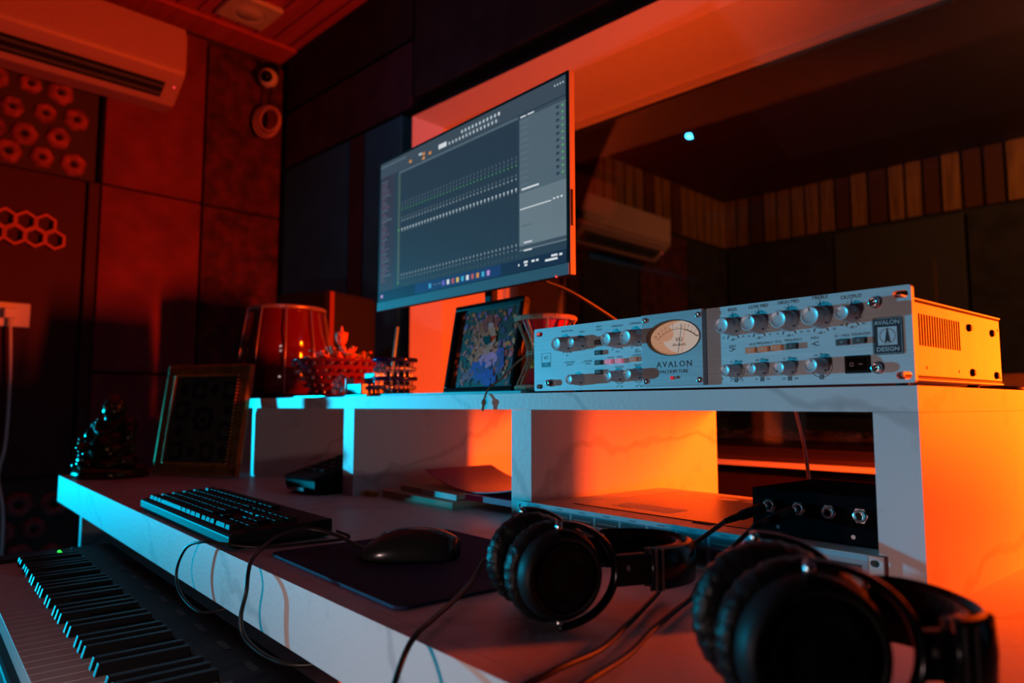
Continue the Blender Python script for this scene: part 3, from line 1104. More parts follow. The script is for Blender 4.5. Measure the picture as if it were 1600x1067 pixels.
# meter plate
x0, x1, z0, z1 = 0.2050, 0.2925, 0.0025, 0.0892
ecx, ecz = -0.5115 - AX, 1.0215 - AZ
ea, eb = 0.0385, 0.0212
TH = 0.0082
M_PLATE = noise_mat('blue_grey_aluminium', (0.36, 0.40, 0.43), (0.42, 0.46, 0.48), 60, rough=0.5, metal=0.35, stretch=(0.3, 1, 8))
mp_ = plate([(x0, z0), (x1, z0), (x1, z1), (x0, z1)], [ell(ecx, ecz, ea, eb)], -TH, -0.0002, M_PLATE, 'meter_plate', amp, bevel=0.0004)
YP = -TH - 0.0002
b = MB()
# AVALON with small serifs
xs = [-0.0218, -0.0132, -0.0046, 0.0032, 0.0117, 0.0215]
zt = 0.9900 - AZ
hh = 0.0035
for ch, dx_ in zip('AVALON', xs):
    x = ecx + 0.0015 + dx_
    b.text(ch, x, zt, 0.0096, M_INK, y=YP, sx=1.08, bold=0.00002)
    zb, zu = zt - hh, zt + hh
    sf = []
    if ch == 'A':
        sf = [(-0.0032, zb), (0.0032, zb)]
    elif ch == 'V':
        sf = [(-0.0032, zu), (0.0032, zu)]
    elif ch == 'L':
        sf = [(-0.0020, zu), (-0.0020, zb)]
    elif ch == 'N':
        sf = [(-0.0028, zu), (-0.0028, zb), (0.0028, zu)]
    for sx_, sz_ in sf:
        b.rect(x + sx_ - 0.0012, x + sx_ + 0.0012, sz_ - 0.00018, sz_ + 0.00018, M_INK, YP)
b.text('VACUUM TUBE', ecx + 0.0010, 0.9815 - AZ, 0.0056, M_INK, y=YP, sx=1.08)
b.build('plate_lettering', mp_)
for X, Zw in ((0.2105, 0.0825), (0.2870, 0.0825), (0.2105, 0.0085), (0.2870, 0.0085)):
    b = MB()
    front_lathe(b, X, Zw, [(0.0033, 0), (0.0033, 0.0006), (0.0027, 0.0007), (0.0026, 0.0018), (0.0016, 0.0021), (0.0014, 0.0008), (0, 0.0008)], M_CHROME, y=-TH, seg=18)
    b.build('plate_screw', mp_)
b = MB()
b.sphere((ecx - 0.0015, -TH - 0.0006, 0.9742 - AZ), 0.0021, mat('red_led_lamp', (0.6, 0.02, 0.03), 0.3, emit=(1, 0.02, 0.04), estr=0.5), seg=12, rings=8)
b.build('clip_light', mp_)
b = MB()
b.sphere((ecx + 0.0065, -TH - 0.0001, 0.9747 - AZ), 0.0016, mat('dark_led_lamp', (0.10, 0.14, 0.12), 0.3), seg=12, rings=8)
b.build('power_light', mp_)
# the meter
o = MB()
M_DIAL = mat('backlit_dial', (0.7, 0.5, 0.38), 0.5, emit=(1.0, 0.50, 0.28), estr=0.30)
o.prism([(x, z) for x, z in ell(ecx, ecz, ea * 0.998, eb * 0.998, 48)], 0, 0.0005, M_DIAL, Matrix(((1, 0, 0, 0), (0, 0, -1, -0.0004), (0, 1, 0, 0), (0, 0, 0, 1))))
dial = o.build('meter_dial', mp_)
o = MB()
o.ringprism([(x, z) for x, z in ell(ecx, ecz, ea * 0.999, eb * 0.999, 64)], [(x, z) for x, z in ell(ecx, ecz, ea - 0.0009, eb - 0.0009, 64)], 0.0010, TH + 0.0006, mat('meter_bezel', (0.10, 0.075, 0.06), 0.5), Matrix(((1, 0, 0, 0), (0, 0, -1, 0), (0, 1, 0, 0), (0, 0, 0, 1))))
o.build('meter_bezel', mp_)
YP = -0.0012
pr = MB()
pcx, pcz, pr_ = ecx + 0.002, ecz - 0.0300, 0.0405
arc(pcx, pcz, pr_, 48, 134, 0.00022, 30)
arc(pcx, pcz, pr_, 48, 75, 0.0005, 12)
labs = ['20', '10', '7', '5', '', '3', '', '2', '1', '0', '1', '2', '3']
for k, lb in enumerate(labs):
    a = math.radians(134 - k * (86 / 12))
    ln(pcx + pr_ * math.cos(a), pcz + pr_ * math.sin(a), pcx + (pr_ + 0.003) * math.cos(a), pcz + (pr_ + 0.003) * math.sin(a), 0.0002)
    if lb:
        T(lb, pcx + (pr_ + 0.0054) * math.cos(a), pcz + (pr_ + 0.0054) * math.sin(a), 0.0034)
T('VU', ecx + 0.004, ecz - 0.0022, 0.0068, 1.15)
T('decibels', ecx + 0.004, ecz - 0.0080, 0.0048, 1.25)
T('-', ecx - 0.0235, ecz - 0.004, 0.006)
T('+', ecx + 0.0305, ecz + 0.0005, 0.006)
pr.build('dial_marks', mp_)
b = MB()
b.cyl((ecx + 0.0035, -0.0026, ecz - 0.018), (ecx + 0.0095, -0.0026, ecz + 0.0150), 0.00028, M_INK, seg=6)
b.build('needle', mp_)

# ================================================================== MONITOR
MW, MHT = 0.600, 0.340
mt = thing('computer_monitor', 'thin-bezelled computer monitor showing mixing software above the shelf', 'monitor', (-1.393, 0.787, 1.150))
mt.rotation_euler = (0.0, 0, math.radians(0.6))
b = MB()
b.box(0, MW, 0, 0.012, 0, MHT, M_BLACK)
b.box(0.04, MW - 0.04, 0.012, 0.04, 0.03, MHT - 0.06, M_BLACK, bev=0.008)
b.build('case', mt, bevel=0.0015)
M_EDGE = mat('grey_monitor_edge', (0.30, 0.27, 0.27), 0.45)
b = MB()
b.box(MW, MW + 0.0012, 0.001, 0.0125, 0.001, MHT - 0.001, M_EDGE)
b.box(MW + 0.0012, MW + 0.0018, 0.002, 0.007, 0.08, 0.14, M_BLACK)
b.build('side_band', mt)
b = MB()
b.box(0.001, MW - 0.001, -0.0012, 0, 0.0008, 0.0195, mat('chin_plastic', (0.22, 0.24, 0.26), 0.35))
b.build('chin', mt)
b = MB()
b.sphere((MW - 0.03, -0.0003, 0.001), 0.0022, mat('monitor_led', (0.5, 0.1, 0.1), 0.4, emit=(1, 0.08, 0.05), estr=1.0), seg=8, rings=6)
b.build('power_light', mt)


def em(name, c, s_=1.0):
    m = mat(name, (0.015, 0.015, 0.018), 0.28, emit=c, estr=s_)
    return m


sx0, sx1, sz0, sz1 = 0.007, MW - 0.006, 0.021, MHT - 0.006
SW, SH = sx1 - sx0, sz1 - sz0
sc_ = MB()


def S(u0, u1, v0, v1, m, lay=1):
    """u to the right, v down, both 0..1"""
    sc_.rect(sx0 + u0 * SW, sx0 + u1 * SW, sz1 - v1 * SH, sz1 - v0 * SH, m, -0.0003 - 0.00012 * lay)


E_BG = em('screen_blue_grey', (0.020, 0.040, 0.062))
E_TOP = em('screen_toolbar', (0.040, 0.062, 0.085))
E_LINE = em('screen_dark_line', (0.013, 0.026, 0.042))
E_LITE = em('screen_light_grey', (0.125, 0.175, 0.205))
E_LITE2 = em('screen_mid_grey', (0.075, 0.115, 0.145))
E_BAR = em('screen_taskbar', (0.010, 0.030, 0.110))
E_TXT = em('screen_text', (0.42, 0.50, 0.55))
E_DIM = em('screen_dim_text', (0.10, 0.14, 0.17))
E_GRN = em('screen_green', (0.08, 0.36, 0.10))
E_ORG = em('screen_orange', (0.55, 0.22, 0.05))
E_SIDE = em('screen_browser', (0.030, 0.034, 0.055))
E_PINK = em('screen_pink_text', (0.13, 0.075, 0.12))
E_CYA = em('screen_cyan', (0.05, 0.35, 0.55))
E_WHT = em('screen_white', (0.62, 0.66, 0.70))
S(0, 1, 0, 1, E_BG, 0)
S(0, 1, 0, 0.105, E_TOP)
S(0.0, 0.10, 0.105, 0.93, E_SIDE)
S(0.0, 0.18, 0.02, 0.035, E_LITE2, 2)
for k in range(42):
    v = 0.14 + k * 0.0175
    S(0.012, 0.03 + random.random() * 0.045, v, v + 0.006, E_PINK if k % 3 else E_DIM, 2)
S(0.012, 0.085, 0.42, 0.432, E_LITE2, 2)
S(0.012, 0.085, 0.82, 0.828, E_LITE2, 2)
S(0.10, 0.80, 0.105, 0.93, E_BG)
S(0.13, 0.80, 0.112, 0.128, E_LITE2, 2)
# tool bar clutter
for k in range(11):
    S(0.515 + k * 0.019, 0.524 + k * 0.019, 0.030, 0.050, E_TXT if k != 10 else E_WHT, 2)
for k in range(14):
    S(0.445 + k * 0.019, 0.453 + k * 0.019, 0.068, 0.086, E_TXT, 2)
S(0.385, 0.432, 0.055, 0.085, E_WHT, 2)
S(0.53, 0.70, 0.062, 0.066, E_DIM, 2)
for u, v in ((0.20, 0.065), (0.285, 0.055), (0.285, 0.085), (0.325, 0.07)):
    S(u, u + 0.016, v, v + 0.02, E_ORG, 2)
S(0.262, 0.282, 0.05, 0.065, E_TXT, 2)
for k in range(4):
    S(0.955 + k * 0.011, 0.960 + k * 0.011, 0.030, 0.040, E_TXT, 2)
# mixer tracks
S(0.128, 0.142, 0.13, 0.90, em('screen_master_track', (0.060, 0.095, 0.085)), 2)
NT = 35
for k in range(NT):
    u = 0.150 + k * 0.0186
    S(u - 0.0012, u + 0.0012, 0.13, 0.925, E_LINE, 2)
    S(u + 0.0072, u + 0.0088, 0.13, 0.88, E_LINE, 2)
    S(u + 0.006, u + 0.0095, 0.385, 0.395, E_GRN, 3)
    S(u + 0.006, u + 0.009, 0.335, 0.350, E_DIM, 3)
    S(u + 0.006, u + 0.009, 0.36, 0.375, E_DIM, 3)
    S(u + 0.005, u + 0.010, 0.440, 0.452, E_DIM, 3)
    S(u + 0.0045, u + 0.0105, 0.462, 0.474, em('screen_soft_text', (0.20, 0.25, 0.28)), 3)
    S(u + 0.0045, u + 0.0110, 0.520, 0.534, E_TXT, 3)
    S(u + 0.0055, u + 0.010, 0.534, 0.545, em('screen_soft_text', (0.20, 0.25, 0.28)), 3)
    S(u + 0.0050, u + 0.0105, 0.838, 0.852, em('screen_soft_text', (0.20, 0.25, 0.28)), 3)
    S(u + 0.0060, u + 0.0095, 0.866, 0.876, em('screen_soft_text', (0.20, 0.25, 0.28)), 3)
    S(u + 0.0065, u + 0.0090, 0.905, 0.912, E_DIM, 3)
S(0.131, 0.139, 0.520, 0.534, E_GRN, 3)
S(0.131, 0.137, 0.895, 0.905, E_GRN, 3)
# right column
S(0.805, 1.0, 0.115, 0.885, E_LITE2, 1)
S(0.805, 1.0, 0.115, 0.135, E_TOP, 2)
S(0.81, 0.835, 0.12, 0.128, E_WHT, 3)
S(0.842, 0.87, 0.12, 0.128, E_WHT, 3)
for k in range(11):
    v = 0.150 + k * 0.036
    S(0.812, 0.845, v, v + 0.008, E_DIM, 2)
    S(0.962, 0.974, v, v + 0.016, E_BG, 3)
    S(0.984, 0.992, v + .003, v + 0.013, E_GRN, 3)
S(0.815, 0.89, 0.545 - .01, 0.545, E_WHT, 3)
S(0.805, 1.0, 0.56, 0.885, E_LITE, 2)
S(0.808, 0.94, 0.648, 0.654, E_WHT, 3)
for k in range(3):
    S(0.948 + k * 0.015, 0.956 + k * 0.015, 0.640, 0.650, E_WHT, 3)
for k in range(5):
    S(0.95 + k * 0.009, 0.951 + k * 0.009, 0.57, 0.78, E_LITE2, 3)
S(0.815, 0.86, 0.745, 0.750, E_LITE2, 3)
S(0.825, 0.86, 0.838, 0.846, E_WHT, 3)
S(0.805, 1.0, 0.858, 0.878, E_TOP, 3)
S(0.825, 0.86, 0.882, 0.890, E_WHT, 4)
# task bar
S(0, 1, 0.93, 1.0, em('screen_taskbar_dark', (0.008, 0.018, 0.045)), 3)
S(0.25, 0.72, 0.932, 0.998, E_BAR, 4)
icons = [E_CYA, E_DIM, E_DIM, em('screen_violet', (0.12, 0.10, 0.5)), E_WHT, em('screen_red', (0.4, 0.08, 0.08)), em('screen_yellow', (0.6, 0.42, 0.08)), E_CYA, E_WHT, em('screen_red', (0.4, 0.08, 0.08)), E_ORG, E_CYA, em('screen_lilac', (0.45, 0.25, 0.6))]
for k, m in enumerate(icons):
    u = 0.335 + k * 0.0265
    if k in (1, 2):
        S(u, u + 0.02, 0.96, 0.966, E_DIM, 5)
    else:
        S(u, u + 0.014, 0.950, 0.980, m, 5)
S(0.015, 0.03, 0.955, 0.975, em('screen_lilac', (0.45, 0.25, 0.6)), 5)
for u0, u1, v0 in ((0.80, 0.806, 0.955), (0.825, 0.842, 0.945), (0.828, 0.84, 0.962), (0.858, 0.872, 0.948), (0.878, 0.888, 0.948), (0.915, 0.965, 0.962), (0.94, 0.965, 0.943), (0.972, 0.984, 0.945)):
    S(u0, u1, v0, v0 + 0.012, E_WHT, 5)
sc_.build('screen', mt)
b = MB()
b.box(0.296, 0.336, 0.041, 0.062, 0.02, 0.22, M_BLACK, bev=0.006)
b.box(0.304, 0.328, 0.062, 0.078, -0.184, 0.16, M_BLACK, bev=0.005)
b.build('stand_column', mt)
MB().box(0.22, 0.41, 0.03, 0.20, -0.1848, -0.178, M_BLACK, bev=0.003).build('stand_base', mt)
t = tag(MB().tube(bez([(-0.90, 0.835, 1.16), (-0.885, 0.90, 1.14), (-0.86, 1.02, 1.08), (-0.80, 1.08, 1.00), (-0.70, 1.09, 0.966), (-0.50, 1.05, 0.9638), (-0.3, 1.08, 0.9638), (-0.268, 1.12, 0.9638)]), 0.0035, M_RUBBER).build('monitor_cable'), 'dark cable hanging from the monitor down to the shelf behind the preamplifier', 'cable')

# ================================================================== LOWER RACK UNIT
RX, RY, RZ = -0.7975, 0.686, 0.7602
M_BLUEP = mat('blue_panel_paint', (0.05, 0.16, 0.22), 0.4)
M_LINEB = mat('pale_blue_line', (0.30, 0.55, 0.62), 0.5)
t = thing('patch_rack_unit', 'one-unit rack device with blue gridded front lying in the compartment under the preamplifier', 'audio rack unit', (RX, RY, RZ))
plate([(0, 0), (0.512, 0), (0.512, 0.044), (0, 0.044)], [slot(0.008, 0.037, 0.004, 0.003), slot(0.008, 0.008, 0.004, 0.003), slot(0.504, 0.037, 0.004, 0.003), slot(0.504, 0.008, 0.004, 0.003)], 0, 0.003, mat('ear_metal', (0.45, 0.47, 0.48), 0.5, 0.3), 'front_panel', t, bevel=0.0004)
b = MB()
b.box(0.028, 0.501, 0.0035, 0.30, 0.001, 0.0430, M_STEEL)
b.build('chassis', t, bevel=0.0006)
b = MB()
b.box(0.075, 0.485, 0.045, 0.27, 0.0432, 0.0436, mat('dark_steel_lid', (0.25, 0.20, 0.19), 0.35, 0.2))
b.box(0.073, 0.487, 0.043, 0.045, 0.0432, 0.0438, M_SHELLIN)
b.box(0.28, 0.305, 0.034, 0.046, 0.0431, 0.0440, M_SHELLIN)
b.box(0.12, 0.22, 0.07, 0.11, 0.0436, 0.0438, M_STEEL)
for k in range(9):
    b.box(0.10 + k * 0.04, 0.125 + k * 0.04, 0.235, 0.255, 0.0436, 0.0438, M_STEEL)
b.build('lid', t)
b = MB()
b.rect(0.022, 0.498, 0.001, 0.043, M_BLUEP, -0.0003)
b.rect(0.022, 0.498, 0.0385, 0.0432, mat('blue_line_top', (0.22, 0.42, 0.50), 0.5), -0.0004)
NX = 10
for k in range(NX + 1):
    x = 0.024 + k * (0.455 - 0.024) / NX
    b.rect(x - 0.0005, x + 0.0005, 0.001, 0.0388, M_LINEB, -0.0005)
b.rect(0.024, 0.455, 0.0245, 0.0253, M_LINEB, -0.0005)
for k in range(NX):
    x = 0.024 + k * 0.0431
    b.rect(x + 0.003, x + 0.040, 0.0265, 0.0365, M_INK, -0.0006)
    for j in range(10):
        b.rect(x + 0.006 + j * 0.0033, x + 0.0072 + j * 0.0033, 0.030, 0.0312, mat('print_white', (0.5, 0.5, 0.52), 0.5), -0.0007)
    b.rect(x + 0.004, x + 0.039, 0.004, 0.021, M_INK, -0.0006)
    b.text('CHANNEL', x + 0.021, 0.0405, 0.0026, M_INK, y=-0.0007)
    for j in range(3):
        b.rect(x + 0.009 + j * 0.010, x + 0.012 + j * 0.010, 0.0165, 0.018, M_BLUEP, -0.0008)
b.rect(0.455, 0.498, 0.001, 0.0385, mat('grey_end', (0.30, 0.31, 0.33), 0.5), -0.0005)
b.rect(0.462, 0.492, 0.028, 0.034, M_INK, -0.0008)
b.build('front_print', t)
for k in range(8):
    b = MB()
    x = 0.045 + k * 0.0431
    front_lathe(b, x, 0.0115, [(0.0048, 0), (0.0045, 0.008), (0.004, 0.009), (0, 0.009)], M_BLACK, y=-0.0008, seg=16)
    b.build('dial', t)

# ---- jack box
JX, JY, JZ = -0.4385, 0.722, 0.8052
t = thing('jack_box', 'small black metal box with four round sockets on the rack unit', 'junction box', (JX, JY, JZ))
M_BOX = noise_mat('black_box_paint', (0.004, 0.004, 0.005), (0.007, 0.006, 0.007), 40, rough=0.65, spec=0.0)
MB().box(0, 0.1375, 0, 0.14, 0.0, 0.0465, M_BOX, bev=0.0015).build('case', t)
jack_x = [0.0215, 0.0545, 0.0865, 0.1180]
for jx in jack_x:
    b = MB()
    hexp = [(0.0085, 0), (0.0085, 0.0022)]
    b.prism([(jx + 0.0078 * math.cos(PI / 3 * k), 0.0285 + 0.0078 * math.sin(PI / 3 * k)) for k in range(6)], 0, 0.002, M_CHROME, Matrix(((1, 0, 0, 0), (0, 0, -1, 0), (0, 1, 0, 0), (0, 0, 0, 1))))
    front_lathe(b, jx, 0.0285, [(0.0062, 0.002), (0.0062, 0.0055), (0.0048, 0.0062), (0.0042, 0.0062), (0.0040, 0.0030), (0, 0.0030)], M_CHROME, seg=24)
    b.build('jack_socket', t)
    b = MB()
    front_lathe(b, jx, 0.0285, [(0.0032, 0.0031), (0.0032, 0.0034), (0, 0.0034)], M_SHELLIN, seg=16)
    b.build('jack_hole', t)
b = MB()
for xx in (0.03, 0.11):
    b.cyl((xx, -0.0005, 0.007), (xx, 0.001, 0.007), 0.0022, M_CHROME, seg=10)
b.build('case_screw', t)
# two plugs in it
for n_, (jx, dy, lab, path) in enumerate((
        (0.0215, -0.010, 'black plug and cable in the leftmost socket of the black jack box', [(-0.430, 0.655, 0.822), (-0.443, 0.615, 0.800), (-0.452, 0.585, 0.779), (-0.440, 0.560, 0.768), (-0.415, 0.505, 0.7655), (-0.392, 0.455, 0.7655), (-0.366, 0.395, 0.7655), (-0.356, 0.335, 0.7655), (-0.362, 0.300, 0.750), (-0.370, 0.285, 0.68), (-0.36, 0.28, 0.5)]),
        (0.0545, 0.0, 'black plug and cable in the second socket of the black jack box', [(-0.398, 0.655, 0.820), (-0.408, 0.62, 0.796), (-0.412, 0.585, 0.776), (-0.405, 0.56, 0.7665), (-0.392, 0.52, 0.7655), (-0.368, 0.455, 0.7655), (-0.345, 0.400, 0.7655), (-0.328, 0.335, 0.7655), (-0.333, 0.300, 0.750), (-0.34, 0.285, 0.68), (-0.33, 0.28, 0.5)]))):
    px, py, pz = JX + jx, JY - 0.0067, JZ + 0.0285
    t2 = thing('jack_plug', lab, 'audio plug', (px, py, pz))
    b = MB()
    d = Vector((path[0][0] - px, path[0][1] - py, path[0][2] - pz))
    b.cyl((0, 0, 0), d * 0.12, 0.0040, M_CHROME)
    b.cyl(d * 0.12, d * 0.62, 0.0058, M_BLACK, r2=0.0052)
    b.cyl(d * 0.62, d * 1.0, 0.0045, M_BLACK, r2=0.0028)
    b.build('plug_body', t2)
    pts = [Vector(p) - Vector((px, py, pz)) for p in path]
    MB().tube(bez([tuple(p) for p in pts], 8), 0.0024, M_RUBBER).build('cable', t2)
# thin cable hanging behind the jack box
tag(MB().tube(bez([(-0.476, 0.895, 0.9355), (-0.474, 0.90, 0.915), (-0.468, 0.90, 0.885), (-0.463, 0.90, 0.84), (-0.462, 0.905, 0.8055)]), 0.0024, mat('red_cable', (0.35, 0.08, 0.06), 0.45)).build('hanging_cable'), 'thin red-lit cable hanging from the shelf down behind the black jack box', 'cable')

# ================================================================== NOTEBOOKS
M_PAPER = noise_mat('yellowed_paper', (0.60, 0.40, 0.28), (0.68, 0.48, 0.34), 30, rough=0.9, stretch=(1, 1, 30))
t = thing('notebook', 'worn beige notebook at the bottom of the pile in the middle compartment', 'notebook', (-1.275, 0.735, 0.7603), math.radians(0))
b = MB()
b.box(0.003, 0.243, 0.003, 0.19, 0.0015, 0.0115, M_PAPER)
b.build('pages', t)
MB().box(0, 0.25, 0, 0.195, 0, 0.0014, mat('beige_cover', (0.55, 0.36, 0.26), 0.8), bev=0.0004).build('cover', t)
MB().box(0, 0.25, 0, 0.195, 0.0116, 0.0130, mat('beige_cover', (0.55, 0.36, 0.26), 0.8), bev=0.0004).build('cover', t)
t = thing('notebook', 'second notebook with a white spine lying across the beige one', 'notebook', (-1.245, 0.765, 0.7735), math.radians(-3))
MB().box(0.004, 0.20, 0.003, 0.15, 0.001, 0.0085, M_PAPER).build('pages', t)
b = MB()
b.box(0.085, 0.205, -0.002, 0.0, 0, 0.010, mat('white_spine', (0.62, 0.60, 0.58), 0.6))
b.box(0, 0.085, -0.002, 0.0, 0, 0.010, mat('tan_spine', (0.45, 0.30, 0.18), 0.7))
b.build('spine', t)
MB().box(0, 0.205, 0, 0.155, 0.0088, 0.010, mat('tan_cover', (0.40, 0.27, 0.17), 0.7)).build('cover', t)


def curled(name, x0, x1, y0, y1, z0, h, m, label, cat, curl):
    b = MB()
    nx = 14
    top, bot = [], []
    for i in range(nx + 1):
        u = i / nx
        x = x0 + (x1 - x0) * u
        z = z0 + curl(u)
        top.append((b.bm.verts.new((x, y0, z + h)), b.bm.verts.new((x, y1, z + h))))
        bot.append((b.bm.verts.new((x, y0, z)), b.bm.verts.new((x, y1, z))))
    for i in range(nx):
        for A, sgn in ((top, 1), (bot, -1)):
            b.bm.faces.new((A[i][0], A[i + 1][0], A[i + 1][1], A[i][1]))
        b.bm.faces.new((top[i][0], top[i + 1][0], bot[i + 1][0], bot[i][0]))
        b.bm.faces.new((top[i][1], top[i + 1][1], bot[i + 1][1], bot[i][1]))
    for i in (0, nx):
        b.bm.faces.new((top[i][0], top[i][1], bot[i][1], bot[i][0]))
    b._fin(list(b.bm.verts), m, None, False)
    return tag(b.build(name), label, cat)


curled('folder', -1.20, -0.855, 0.79, 0.96, 0.784, 0.0022, mat('magenta_plastic', (0.45, 0.02, 0.10), 0.3), 'curled magenta folder on top of the notebook pile', 'folder', lambda u: 0.030 * (1 - min(u / 0.45, 1)) ** 2 + 0.030 * max(0, (u - 0.45) / 0.55) ** 1.6)
curled('document', -1.05, -0.85, 0.775, 0.93, 0.7738, 0.010, mat('magenta_booklet', (0.30, 0.01, 0.10), 0.5), 'dark magenta booklet lying under the curled folder', 'booklet', lambda u: 0.0)
b = MB()
b.cyl((0, 0, 0), (0.022, 0.006, 0.0), 0.006, mat('brass', (0.6, 0.35, 0.08), 0.3, 0.9), r2=0.005)
b.cyl((0.022, 0.006, 0), (0.03, 0.008, 0), 0.0035, mat('brass', (0.6, 0.35, 0.08), 0.3, 0.9))
tag(b.build('brass_fitting', loc=(-1.298, 0.716, 0.7665)), 'tiny brass fitting beside the shelf divider and the notebooks', 'fitting')

# ================================================================== DESK PHONE / card terminal in the left compartment
t = thing('desk_phone', 'black wedge-shaped desk phone in the left compartment', 'phone', (-1.480, 0.622, 0.7603), math.radians(7))
b = MB()
# profile (y, z) extruded along x
prof = [(0.0, 0.012), (0.0, 0.030), (-0.008, 0.034), (0.02, 0.042), (0.205, 0.088), (0.21, 0.080), (0.21, 0.0), (0.02, 0.0)]
PX = Matrix(((0, 0, 1, 0), (1, 0, 0, 0), (0, 1, 0, 0), (0, 0, 0, 1)))
b.prism(prof, 0, 0.118, M_BLACK, PX)
b.build('body', t, bevel=0.003)
b = MB()
ang = math.atan2(0.046, 0.185)
KM = Matrix.Translation((0, 0.02, 0.042)) @ Matrix.Rotation(ang, 4, 'X')
for r in range(4):
    for c in range(3):
        b.box(0.018 + c * 0.03, 0.038 + c * 0.03, 0.012 + r * 0.022, 0.024 + r * 0.022, 0, 0.003, M_GLOSSBLK, KM, bev=0.001)
b.build('keypad', t)
MB().box(0.015, 0.10, 0.115, 0.165, 0, 0.003, mat('phone_display', (0.05, 0.07, 0.08), 0.2), KM, bev=0.001).build('display', t)
b = MB()
b.sphere((0.045, 0.105, 0.004), 0.003, M_CHROME, KM, seg=10, rings=8)
b.sphere((0.070, 0.105, 0.004), 0.003, M_CHROME, KM, seg=10, rings=8)
b.build('button', t)
MB().box(0.012, 0.08, -0.004, 0.004, 0.006, 0.014, mat('paper_slot_metal', (0.25, 0.25, 0.26), 0.3, 0.6), bev=0.001).build('slot', t)

# ================================================================== COMPUTER KEYBOARD
t = thing('computer_keyboard', 'black wired computer keyboard on the desk near the front edge', 'keyboard', (-1.395, 0.3235, 0.7603), math.radians(-0.6))
KW, KD = 0.468, 0.140
b = MB()
prof = [(0.0, 0.004), (0.0, 0.016), (0.004, 0.0185), (KD - 0.02, 0.0255), (KD, 0.0255), (KD, 0.003), (0.01, 0.0)]
b.prism(prof, 0, KW, M_BLACK, PX)
b.build('case', t, bevel=0.0015)
KM = Matrix.Translation((0, 0.004, 0.0180)) @ Matrix.Rotation(math.atan2(0.0070, KD - 0.024), 4, 'X')
M_KEY = mat('keycap_plastic', (0.010, 0.010, 0.011), 0.55, spec=0.2)
rows = [
    [1.25, 1.25, 1.25, 6.25, 1.25, 1.25, 1.25, 1.25, 'g', 1, 1, 1, 'g', 2, 1],
    [2.25] + [1] * 10 + [2.75] + ['g', 'e', 1, 'e', 'g', 1, 1, 1, 1],
    [1.75] + [1] * 11 + [2.25] + ['g', 'e', 'e', 'e', 'g', 1, 1, 1, 'e'],
    [1.5] + [1] * 12 + [1.5] + ['g', 1, 1, 1, 'g', 1, 1, 1, 1],
    [1] * 13 + [2] + ['g', 1, 1, 1, 'g', 1, 1, 1, 1],
    [1, 'g'] + [1] * 12 + ['g', 1, 1, 1],
]
U = 0.0195
nk = 0
keys = []
for r, row in enumerate(rows):
    x = 0.010
    y = 0.008 + r * 0.0178 + (0.004 if r == 5 else 0)
    for w in row:
        if w == 'g':
            x += U * 0.3
            continue
        if w == 'e':
            x += U
            continue
        keys.append((x, y, U * w))
        x += U * w
kb = MB()
for i, (x, y, w) in enumerate(keys):
    b = MB() if i < 99 else kb
    x0, x1, y0, y1 = x + 0.0012, x + w - 0.0012, y, y + 0.0156
    z0_, z1_ = 0.0, 0.0060
    i_ = 0.0022
    vs = [b.bm.verts.new(KM @ Vector(p)) for p in ((x0, y0, z0_), (x1, y0, z0_), (x1, y1, z0_), (x0, y1, z0_), (x0 + i_, y0 + i_ * 0.8, z1_), (x1 - i_, y0 + i_ * .8, z1_), (x1 - i_, y1 - i_ * .6, z1_), (x0 + i_, y1 - i_ * .6, z1_))]
    for f in ((0, 1, 5, 4), (1, 2, 6, 5), (2, 3, 7, 6), (3, 0, 4, 7), (4, 5, 6, 7)):
        b.bm.faces.new([vs[k] for k in f])
    b._fin(vs, M_KEY, None, False)
    if i < 99:
        b.build('key', t)
kb.build('keys', t)['kind'] = 'stuff'
# its cable, looping over the desk front
tag(MB().tube(bez([(-0.905, 0.455, 0.772), (-0.885, 0.462, 0.765), (-0.895, 0.405, 0.763), (-0.902, 0.350, 0.764), (-0.940, 0.312, 0.768), (-0.965, 0.297, 0.768), (-1.005, 0.290, 0.755), (-1.028, 0.286, 0.722), (-1.010, 0.288, 0.695), (-0.960, 0.297, 0.682), (-0.93, 0.318, 0.6885), (-0.92, 0.36, 0.70)], 10), 0.0019, M_RUBBER).build('keyboard_cable'), 'thin black cable looping over the desk front below the keyboard', 'cable')
# ================================================================== MOUSE PAD, MOUSE
t = tag(MB().prism(rrect(-0.155, 0.155, -0.13, 0.13, 0.012), 0, 0.003, noise_mat('navy_cloth', (0.005, 0.014, 0.055), (0.009, 0.024, 0.085), 12, rough=0.85)).build('mouse_pad', loc=(-0.712, 0.475, 0.7603), rot=(0, 0, math.radians(-1))), 'dark navy mouse pad at the desk edge under the mouse', 'mouse pad')
ms = thing('computer_mouse', 'black computer mouse lying on the navy mouse pad', 'mouse', (-0.731, 0.463, 0.7634), math.atan2(0.763, 0.647))
b = MB()
L_, W_, H_ = 0.118, 0.062, 0.031
nu, nv = 20, 20
grid = []
for i in range(nu + 1):
    u = -1 + 2 * i / nu
    rr = []
    for j in range(nv + 1):
        v = -1 + 2 * j / nv
        wx = (1 - abs(u) ** 2.6) ** 0.42
        wx *= 1 - 0.06 * math.cos(u * 2.5)
        x = u * L_ / 2
        y = v * wx * W_ / 2
        hz = H_ * (1 - abs((u - 0.12) / 1.12) ** 2.4) ** 0.75 if abs((u - 0.12) / 1.12) < 1 else 0
        z = 0.004 + hz * (1 - abs(v) ** 2.6) ** 0.6
        rr.append(b.bm.verts.new((x, y, z)))
    grid.append(rr)
for i in range(nu):
    for j in range(nv):
        b.bm.faces.new((grid[i][j], grid[i + 1][j], grid[i + 1][j + 1], grid[i][j + 1]))
